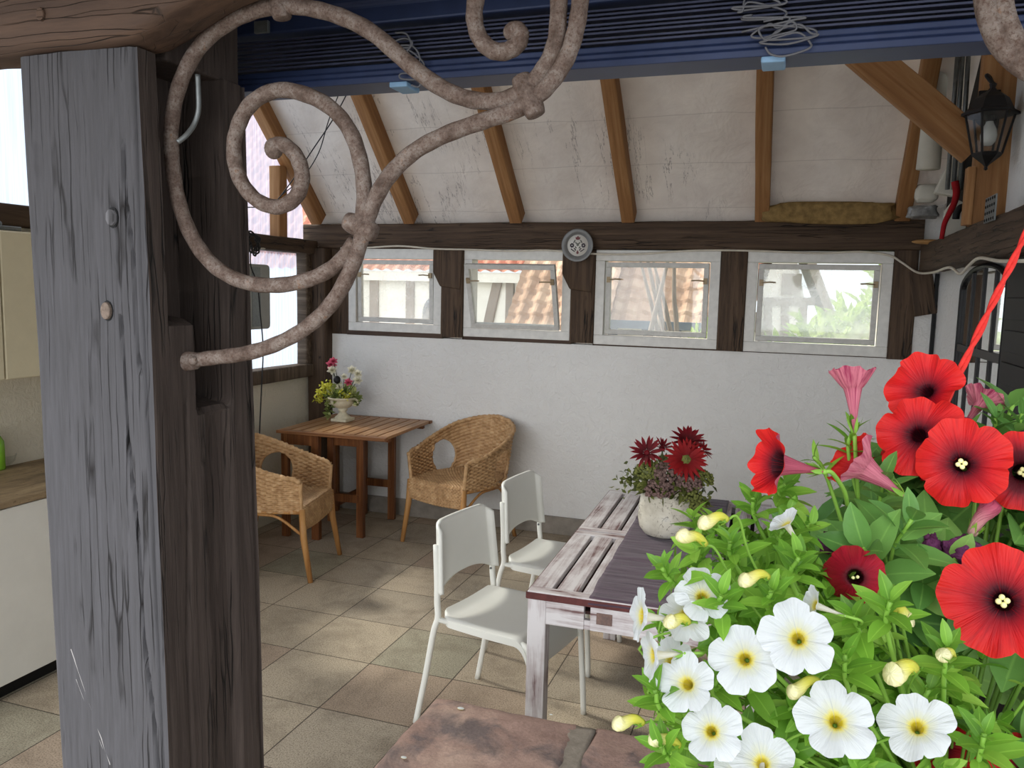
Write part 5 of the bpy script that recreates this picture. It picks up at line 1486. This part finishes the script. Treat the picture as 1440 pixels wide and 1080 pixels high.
daisy('spiky_red_flower', 'gerbera_dark', W(-.09, .05, .165), TO * .8 + UPV * .6 - RT * .3, .072, 9, 3, .2, None, 15)
daisy('spiky_red_flower', 'gerbera_dark', W(-.03, .03, .18), TO * .5 + UPV + RT * .3, .05, 8, 4, .2, None, 30)
daisy('spiky_red_flower', 'gerbera', W(.125, .03, .175), TO * .5 + UPV * .8 + RT * .8, .05, 9, 5, .22, None, 20)

# ------------------------------------------------------------------ hanging basket with petunias, close to the viewer
def corolla(Rr, Lt, seed, lobes=5, notch=.13, ruffle=.06, cup=.0, thr=.17, flare=.9, nth=80, nr=22):
    """trumpet flower opening toward +z, rim near z=0, tube down to -Lt"""
    rr = random.Random(seed); ph = rr.random() * 6; amp = [rr.uniform(.9, 1.08) for _ in range(lobes)]; bend = [rr.uniform(-.16, .14) for _ in range(lobes)]
    g = G(); vs, fs, uvs = [], [], []
    tw = [rr.uniform(-.5, .5) for _ in range(lobes)]
    def f(s, th):
        la = lobes * (th / (2 * PI)); k = int(la) % lobes; fr = la - int(la)
        lob = math.sin(PI * fr) ** .45
        A = amp[k] * lob + .5 * (amp[k] + amp[(k + (1 if fr > .5 else -1)) % lobes]) * (1 - lob)
        rim = Rr * (1 - notch * (1 - lob)) * A
        if s < .45:
            q = s / .45; rad = Rr * (.055 + (thr - .055) * q ** 1.4); z = -Lt + (Lt - Rr * .16) * q
        else:
            q = (s - .45) / .55
            rad = Rr * thr + (rim - Rr * thr) * q
            z = -Rr * .16 + Rr * .16 * (1 - (1 - q) ** 2.2 * 1) * flare + cup * Rr * q ** 1.5
            z += ruffle * Rr * q ** 2.5 * (math.sin(lobes * th * 2 + ph) * .6 + math.sin(lobes * th + ph * 2) * .8) + bend[k] * Rr * q ** 2.4 * lob
            z -= Rr * .07 * q * (1 - lob) * (1 if cup < .6 else 0)
            rad *= 1 + .02 * math.sin(th * 13 + ph) * q
        return Vector((rad * math.cos(th), rad * math.sin(th), z))
    for j in range(nr + 1):
        for i in range(nth):
            vs.append(f(j / nr, 2 * PI * i / nth + 1e-6)); uvs.append((i / nth, j / nr))
    for j in range(nr):
        for i in range(nth): fs.append((j * nth + i, (j + 1) * nth + i, (j + 1) * nth + (i + 1) % nth, j * nth + (i + 1) % nth))
    return g.add(vs, fs, uvs)

K0 = atd(1335, 1120, .62)            # basket centre, just below the picture
bk = root('hanging_basket', (K0.x, K0.y, K0.z - .17), 'planted hanging basket on red twine in the right foreground', 'basket')
MAT['basket'] = plain('brown_coir_basket', srgb(96, 72, 48), .95, .1, 0, .4, 60, .8, 120)
MAT['soil'] = plain('dark_potting_soil', srgb(44, 36, 30), .95, .1, 0, .4, 60, .8, 100)
bk0 = Vector(bk.location)
G().lathe([(.001, 0), (.06, .004), (.10, .03), (.130, .08), (.140, .135), (.143, .15), (.134, .15), (.128, .13), (.001, .12)], 40, close=False).build('bowl', 'basket', bk, smooth=True)
G().lathe([(.001, .135), (.08, .138), (.129, .128)], 30, close=False).build('soil', 'soil', bk, smooth=True)
ctop = atd(1545, 60, .74)
def twine(a, b, r, nm):
    a = Vector(a); b = Vector(b); n = 70; pts = [a.lerp(b, i / n) for i in range(n + 1)]
    d = (b - a).normalized(); u = d.cross(Vector((1, 0, .1))).normalized(); w = d.cross(u)
    g = G()
    for ph in (0, PI):
        g.tube([p + (u * math.cos(i * .5 + ph) + w * math.sin(i * .5 + ph)) * r * .55 for i, p in enumerate(pts)], r * .72, 7)
    return g.build(nm, 'cord_red', bk, world=True, smooth=True)
cmid = atd(1440, 335, .70)
e1 = atd(1320, 585, .665); dd = (cmid - e1)
twine(e1, cmid + dd * 1.1, .0027, 'twine')
hook = cmid + dd * 1.1
for an in (.2, 2.3, 4.4):
    rim = bk0 + Vector((.14 * math.cos(an), .14 * math.sin(an), .15))
    if an == .2: twine(rim, hook, .0027, 'twine')
G().tube([e1, bk0 + Vector((-.05, .12, .15))], .0036, 8).build('twine', 'cord_red', bk, world=True, smooth=True)

pet = root('petunia_plant', (K0.x + .03, K0.y + .03, K0.z - .03), 'red petunias with broad leaves in the hanging basket', 'plant')
cal = root('calibrachoa_plant', (K0.x - .05, K0.y - .03, K0.z - .03), 'bright green trailing plant with small white yellow-throated flowers in the hanging basket', 'plant')
SOIL = bk0 + Vector((0, 0, .13))

def flower(parent, name, px, py, d, face, Rr, Lt, mat, seed, opt=None, stamens=None, stem_to=None, stem_mat='stem', roll=0):
    """face = (toward viewer, right, up) mix of the direction the flower looks in"""
    c = atd(px, py, d); v = (c - EYE).normalized()
    rt = RIGHT; up = -DOWN
    n = (-v * face[0] + rt * face[1] + up * face[2]).normalized()
    mtx = Matrix.Translation(c) @ basis(n, roll)
    o = corolla(Rr, Lt, seed, **(opt or {})).xf(mtx).build(name, mat, parent, world=True, smooth=True)
    base = c - n * Lt
    # calyx with five narrow sepals
    g = G(); B = basis(n, roll).to_3x3()
    for k in range(5):
        a = 2 * PI * k / 5; dr = B @ Vector((math.cos(a) * .45, math.sin(a) * .45, 1)); nn = B @ Vector((-math.cos(a), -math.sin(a), .4))
        leaf(g, base - n * Rr * .06, dr, -nn, Lt * .42, Rr * .16, .0, .3, 3)
    g.sphere(base - n * Rr * .05, Rr * .09, 6)
    pl = Vector(parent.location)
    def sub(gg, nm, mt, smooth=True):
        # sub-part: child of the flower, mesh already in world space; flower has identity transform under an unrotated parent
        q = gg; q.v = [p - pl for p in q.v]; return q.build(nm, mt, o, smooth=smooth)
    sub(g, 'calyx', 'stem')
    if stamens:
        g = G()
        for k in range(stamens):
            a = 2 * PI * k / stamens + .3; q = Rr * .07
            g.sphere(mtx @ Vector((q * math.cos(a), q * math.sin(a), -Rr * .06)), Rr * .055, 6, (1, 1, 1))
            g.tube([mtx @ Vector((q * .5 * math.cos(a), q * .5 * math.sin(a), -Lt * .5)), mtx @ Vector((q * math.cos(a), q * math.sin(a), -Rr * .06))], Rr * .018, 5)
        sub(g, 'stamens', 'stamen')
    end = Vector(stem_to) if stem_to else SOIL + (base - SOIL) * .12 + Vector((0, 0, .01))
    q0 = base - n * Rr * .04; away = FWD * .03 if n.dot(FWD) < .3 else FWD * .0
    if stem_to: path = [q0, q0 - n * .006, q0.lerp(end, .5) - n * .006, end]
    else: path = [q0, q0 - n * .010, q0 - n * .018 + away + Vector((0, 0, -.012)), q0 + away * 2.2 + Vector((0, 0, -.05)), q0.lerp(SOIL, .7)]
    sub(G().tube(smooth_path(path, 5), .0016 if parent is pet else .0009, 6), 'stem', 'stem')
    return o

RO = dict(lobes=5, notch=.15, ruffle=.085, thr=.17)
F = [  # px, py, depth, facing, radius, tube, material, seed, stamens, options
    (1352, 652, .600, (1, -.05, .10), .0335, .045, 'petal_red', 1, 4, RO),
    (1290, 610, .630, (1, -.22, .25), .0330, .045, 'petal_red', 2, 0, RO),
    (1300, 548, .655, (.75, -.5, .42), .0310, .045, 'petal_red', 3, 0, dict(lobes=5, notch=.12, ruffle=.10, thr=.16, cup=.2)),
    (1440, 664, .620, (1, .25, .0), .0330, .045, 'petal_dark', 4, 4, dict(lobes=5, notch=.14, ruffle=.06, thr=.2)),
    (1410, 845, .535, (1, -.04, .06), .0365, .050, 'petal_red', 5, 4, dict(lobes=5, notch=.15, ruffle=.07, thr=.17)),
    (1088, 652, .545, (.16, -1, .16), .0235, .036, 'petal_red', 6, 0, dict(lobes=5, notch=.10, ruffle=.10, thr=.34, cup=.30)),
    (1199, 541, .600, (-.05, -.04, 1), .0180, .037, 'petal_pink', 7, 0, dict(lobes=5, notch=.10, ruffle=.07, cup=.75, thr=.36, flare=.8)),
    (1206, 652, .590, (-.10, -.80, .55), .0240, .040, 'petal_side', 8, 0, dict(lobes=5, notch=.08, ruffle=.10, cup=.40, thr=.42)),
    (1272, 668, .690, (1, .1, -.15), .0290, .045, 'petal_dark', 9, 0, RO),
    (1380, 566, .690, (-.3, .55, .75), .0180, .036, 'petal_pink', 10, 0, dict(lobes=5, notch=.12, ruffle=.1, cup=.4, thr=.24)),
    (1320, 1047, .600, (1, .2, .1), .0300, .045, 'petal_red', 12, 0, RO),
    (1446, 1085, .560, (1, .1, .2), .0250, .045, 'petal_red', 13, 0, RO),
]
stems = {6: atd(1192, 712, .58), 7: atd(1207, 705, .61), 8: atd(1262, 750, .62)}
for (px, py, d, face, Rr, Lt, mat, sd, st, opt) in F:
    flower(pet, 'flower', px, py, d, face, Rr, Lt, mat, sd, opt, st, stems.get(sd))
# wilted and dried blooms
flower(pet, 'wilted_flower', 1203, 812, .535, (1, .05, -.05), .0205, .030, 'petal_wilt', 21, dict(lobes=5, notch=.1, ruffle=.14, cup=-1.0, thr=.26), 2)
def dried(px, py, d, sx, sz, sd, an=0):
    c = atd(px, py, d); g = G().sphere((0, 0, 0), 1, 14)
    for i, v in enumerate(g.v):
        q = 1 + .35 * noise.noise(v * 2.6 + Vector((sd, 0, 0))) + .22 * noise.noise(v * 7 + Vector((sd, 3, 0)))
        g.v[i] = c + (Matrix.Rotation(an, 3, 'Y') @ Vector((v.x * q * sx, v.y * q * sz, v.z * q * sz)))
    o = g.build('dried_flower', 'purple_dry', pet, world=True, smooth=True)
    G().tube(smooth_path([c, c.lerp(SOIL, .2) + Vector((0, 0, .01)), SOIL], 5), .0015, 6).build('stem', 'stem', pet, world=True)
dried(1307, 768, .60, .0075, .0085, 1); dried(1352, 776, .59, .0135, .0095, 2, .15); dried(1170, 762, .62, .010, .008, 3, -.8); dried(1372, 690, .625, .011, .009, 4); dried(1215, 752, .60, .0065, .0055, 5, .6)
# furled buds of the petunia
def bud(parent, name, tip, base, d0, d1, r0, mat, seed):
    a = atd(*tip, d0); b = atd(*base, d1); ax = (a - b); n = 14; L = ax.length
    pts = [b + ax * (i / n) + Vector((0, 0, .002 * math.sin(i * .4))) for i in range(n + 1)]
    rad = [r0 * (.42 + .42 * (i / n) + .35 * max(0, (i / n - .5)) * (1 if i / n < .9 else .2)) for i in range(n)] + [r0 * .12]
    o = G().tube(pts, rad, 12, True, .16).build(name, mat, parent, world=True, smooth=True)
    pl = Vector(parent.location); g = G(); B = basis(ax).to_3x3()
    for k in range(5):
        an = 2 * PI * k / 5; leaf(g, b - ax.normalized() * r0 * .3, B @ Vector((math.cos(an) * .5, math.sin(an) * .5, 1)), B @ Vector((math.cos(an), math.sin(an), -.4)), L * .45, r0 * .55, 0, .3, 3)
    g.v = [p - pl for p in g.v]; g.build('calyx', 'leaf_bright', o)
    g = G().tube(smooth_path([b, b - ax.normalized() * .010 + FWD * .004, b.lerp(SOIL, .12) + FWD * .012, b.lerp(SOIL, .35) + FWD * .02, b.lerp(SOIL, .8)], 5), .0011 if parent is pet else .0008, 5); g.v = [p - pl for p in g.v]; g.build('stem', 'stem', o, smooth=True)
    return o
bud(pet, 'bud', (1398, 700), (1366, 752), .60, .605, .0085, 'petal_pink', 1)
bud(pet, 'bud', (1362, 585), (1345, 620), .68, .69, .0075, 'petal_pink', 2)

WO = dict(lobes=5, notch=.24, ruffle=.07, thr=.17, flare=1.5, nth=80, nr=18)
Wf = [
    (1122, 898, .430, (1, -.05, .12), .0198, 1), (1047, 927, .440, (1, -.1, .05), .0195, 2), (965, 962, .445, (1, -.35, .12), .0172, 3), (942, 930, .475, (1, -.6, .3), .0150, 31),
    (1000, 1028, .440, (1, -.1, .1), .0170, 4), (1176, 1014, .430, (1, .05, .18), .0205, 5), (1290, 1022, .440, (1, .0, .25), .0190, 6), (1072, 1072, .440, (1, -.05, .35), .0180, 7),
    (988, 838, .460, (1, .05, .35), .0165, 8), (962, 868, .465, (.7, -.3, -.35), .0158, 9), (1040, 1085, .45, (1, -.2, .3), .0150, 10),
]
for (px, py, d, face, Rr, sd) in Wf:
    flower(cal, 'flower', px, py, d, face, Rr, .017, 'petal_white', 100 + sd, WO, 0, None)
for (px, py, d, face, Rr, sd) in ((897, 866, .455, (.12, -1, .1), .0150, 11), (913, 922, .450, (.15, -1, -.05), .0138, 12), (1143, 850, .450, (.1, -1, .35), .0100, 13), (1104, 735, .52, (.2, -.6, .9), .0110, 14)):
    flower(cal, 'flower', px, py, d, face, Rr, .020, 'petal_white', 100 + sd, dict(lobes=5, notch=.16, ruffle=.05, thr=.22, nth=60, nr=18, cup=.25 if sd > 12 else .05), 0, None)
for i, (tip, base) in enumerate((((955, 745), (992, 766)), ((985, 730), (1022, 731)), ((864, 1012), (904, 1017)), ((914, 1032), (956, 1050)), ((1042, 811), (1080, 812)), ((1110, 970), (1150, 958)), ((1284, 868), (1258, 858)), ((1252, 944), (1286, 940)), ((938, 868), (968, 876)), ((1325, 915), (1340, 925)))):
    bud(cal, 'bud', tip, base, .448, .455, .0048 if i not in (7,) else .0075, 'bud_yellow' if i not in (0, 7) else 'bud_yellow', i)

# ---- foliage: leafy shoots spread over rounded mounds of the two plants
def shoots(parent, mounds, n, leafargs, mat, seed, name, stemr):
    r = random.Random(seed); g = G(); gs = G()
    for k in range(n):
        c, rad, w = r.choices(mounds, [m[2] for m in mounds])[0]
        v = rvec(r)
        if v.z < -.55 or v.y > .75: v = -v
        q = r.uniform(.72, 1.0)
        p = Vector(c) + Vector((v.x * rad[0], v.y * rad[1], v.z * rad[2])) * q
        ax = (v + Vector((0, 0, .55)) + rvec(r) * .5).normalized()
        B = basis(ax, r.random() * 6).to_3x3()
        nl, L, Wd, el0 = leafargs
        for i in range(nl):
            a = i * 2.4 + r.uniform(-.3, .3); h = i / nl
            el = R(el0 + 55 * h + r.uniform(-14, 14))
            d = B @ Vector((math.cos(a) * math.cos(el), math.sin(a) * math.cos(el), math.sin(el)))
            nn = B @ Vector((-math.cos(a) * math.sin(el), -math.sin(a) * math.sin(el), math.cos(el)))
            s = (1.08 - .55 * h) * r.uniform(.75, 1.2)
            leaf(g, p + ax * (L * .75 * h), d, nn, L * s, Wd * s, .22, .30, 5, .85)
        if k % 2 == 0: gs.tube(smooth_path([p + ax * L * .7, p, p.lerp(SOIL, .35) + Vector((0, 0, .01)), SOIL], 3), stemr, 5)
    g.build(name, mat, parent, world=True, smooth=True)
    gs.build('stems', 'stem', parent, world=True, smooth=True)
cm = [(atd(1085, 950, .575), (.075, .07, .085), 1.0), (atd(1180, 1020, .58), (.10, .075, .06), .8), (atd(1320, 1050, .575), (.10, .07, .06), .6), (atd(1010, 810, .575), (.030, .04, .030), .2), (atd(1080, 750, .60), (.032, .04, .030), .2), (atd(965, 1045, .53), (.022, .025, .018), .12)]
shoots(cal, cm, 150, (9, .0235, .0112, 8), 'leaf_bright', 7, 'foliage', .0012)
pm = [(atd(1290, 810, .68), (.085, .08, .075), 1.0), (atd(1400, 790, .68), (.09, .09, .10), 1.0), (atd(1330, 980, .68), (.10, .09, .07), .7), (atd(1430, 990, .62), (.06, .06, .06), .5)]
shoots(pet, pm, 62, (7, .052, .034, 2), 'leaf_deep', 8, 'foliage', .0018)
# slender leafy shoots standing up from the mass
def sprig(parent, px, py, d, face, L, Wd, nl, mat, seed):
    r = random.Random(seed); p = atd(px, py, d); v = (p - EYE).normalized()
    ax = (-v * face[0] + RIGHT * face[1] - DOWN * face[2]).normalized(); B = basis(ax, r.random() * 6).to_3x3(); g = G()
    for i in range(nl):
        a = i * 2.4 + r.uniform(-.25, .25); h = i / nl; el = R(18 + 52 * h)
        dd_ = B @ Vector((math.cos(a) * math.cos(el), math.sin(a) * math.cos(el), math.sin(el))); nn = B @ Vector((-math.cos(a) * math.sin(el), -math.sin(a) * math.sin(el), math.cos(el)))
        s = (1.1 - .5 * h) * r.uniform(.8, 1.15); leaf(g, p + ax * (L * .9 * h - L * .4), dd_, nn, L * s, Wd * s, .2, .3, 5, .85)
    o = g.build('leafy_shoot', mat, parent, world=True, smooth=True)
    G().tube(smooth_path([p + ax * L * .4, p - ax * L * .6, (p - ax * L * .6).lerp(SOIL, .3), SOIL], 4), .0015, 6).build('stem', 'stem', parent, world=True, smooth=True)
for i, a in enumerate(((1197, 622, .605, (.2, .1, 1), .024, .006, 12, 'leaf_bright'), (1152, 655, .605, (.3, -.5, .8), .022, .005, 6, 'leaf_bright'), (1400, 610, .66, (.3, .0, 1), .034, .012, 10, 'leaf_deep'), (1432, 602, .64, (.3, .3, 1), .030, .011, 9, 'leaf_deep'), (1365, 620, .66, (.3, -.2, 1), .026, .009, 8, 'leaf_deep'),
                       (1240, 700, .60, (.4, .1, 1), .036, .016, 9, 'leaf_deep'), (1270, 755, .57, (.7, .4, .8), .042, .020, 8, 'leaf_deep'), (1225, 790, .57, (.7, -.4, .7), .044, .024, 7, 'leaf_deep'))):
    sprig(pet, *a, 50 + i)
for i, a in enumerate(((1250, 862, .45, (.7, .1, .8), .024, .010, 11), (1205, 880, .47, (.7, -.3, .7), .024, .010, 9), (1190, 940, .46, (.6, -.1, 1), .026, .010, 11), (1330, 930, .46, (.6, .1, 1), .026, .011, 11), (1380, 1050, .45, (.7, .2, .9), .026, .011, 11), (1300, 985, .48, (.5, .3, .8), .024, .010, 9),
                       (1062, 716, .57, (.4, -.2, 1), .024, .009, 12), (1100, 760, .54, (.5, .1, 1), .022, .009, 12), (1015, 850, .455, (.8, .0, .8), .022, .009, 11), (940, 810, .47, (.6, -.6, .8), .020, .008, 11), (930, 985, .455, (.5, -.5, .9), .022, .009, 10), (1010, 965, .47, (.7, 0, .8), .022, .009, 9), (1085, 845, .46, (.8, 0, .9), .022, .009, 12), (940, 1060, .45, (.6, -.5, .5), .022, .009, 10), (1120, 800, .50, (.7, .2, .9), .024, .010, 12), (1030, 775, .52, (.6, -.2, .9), .022, .009, 11))):
    sprig(cal, *a, 'leaf_bright', 80 + i)
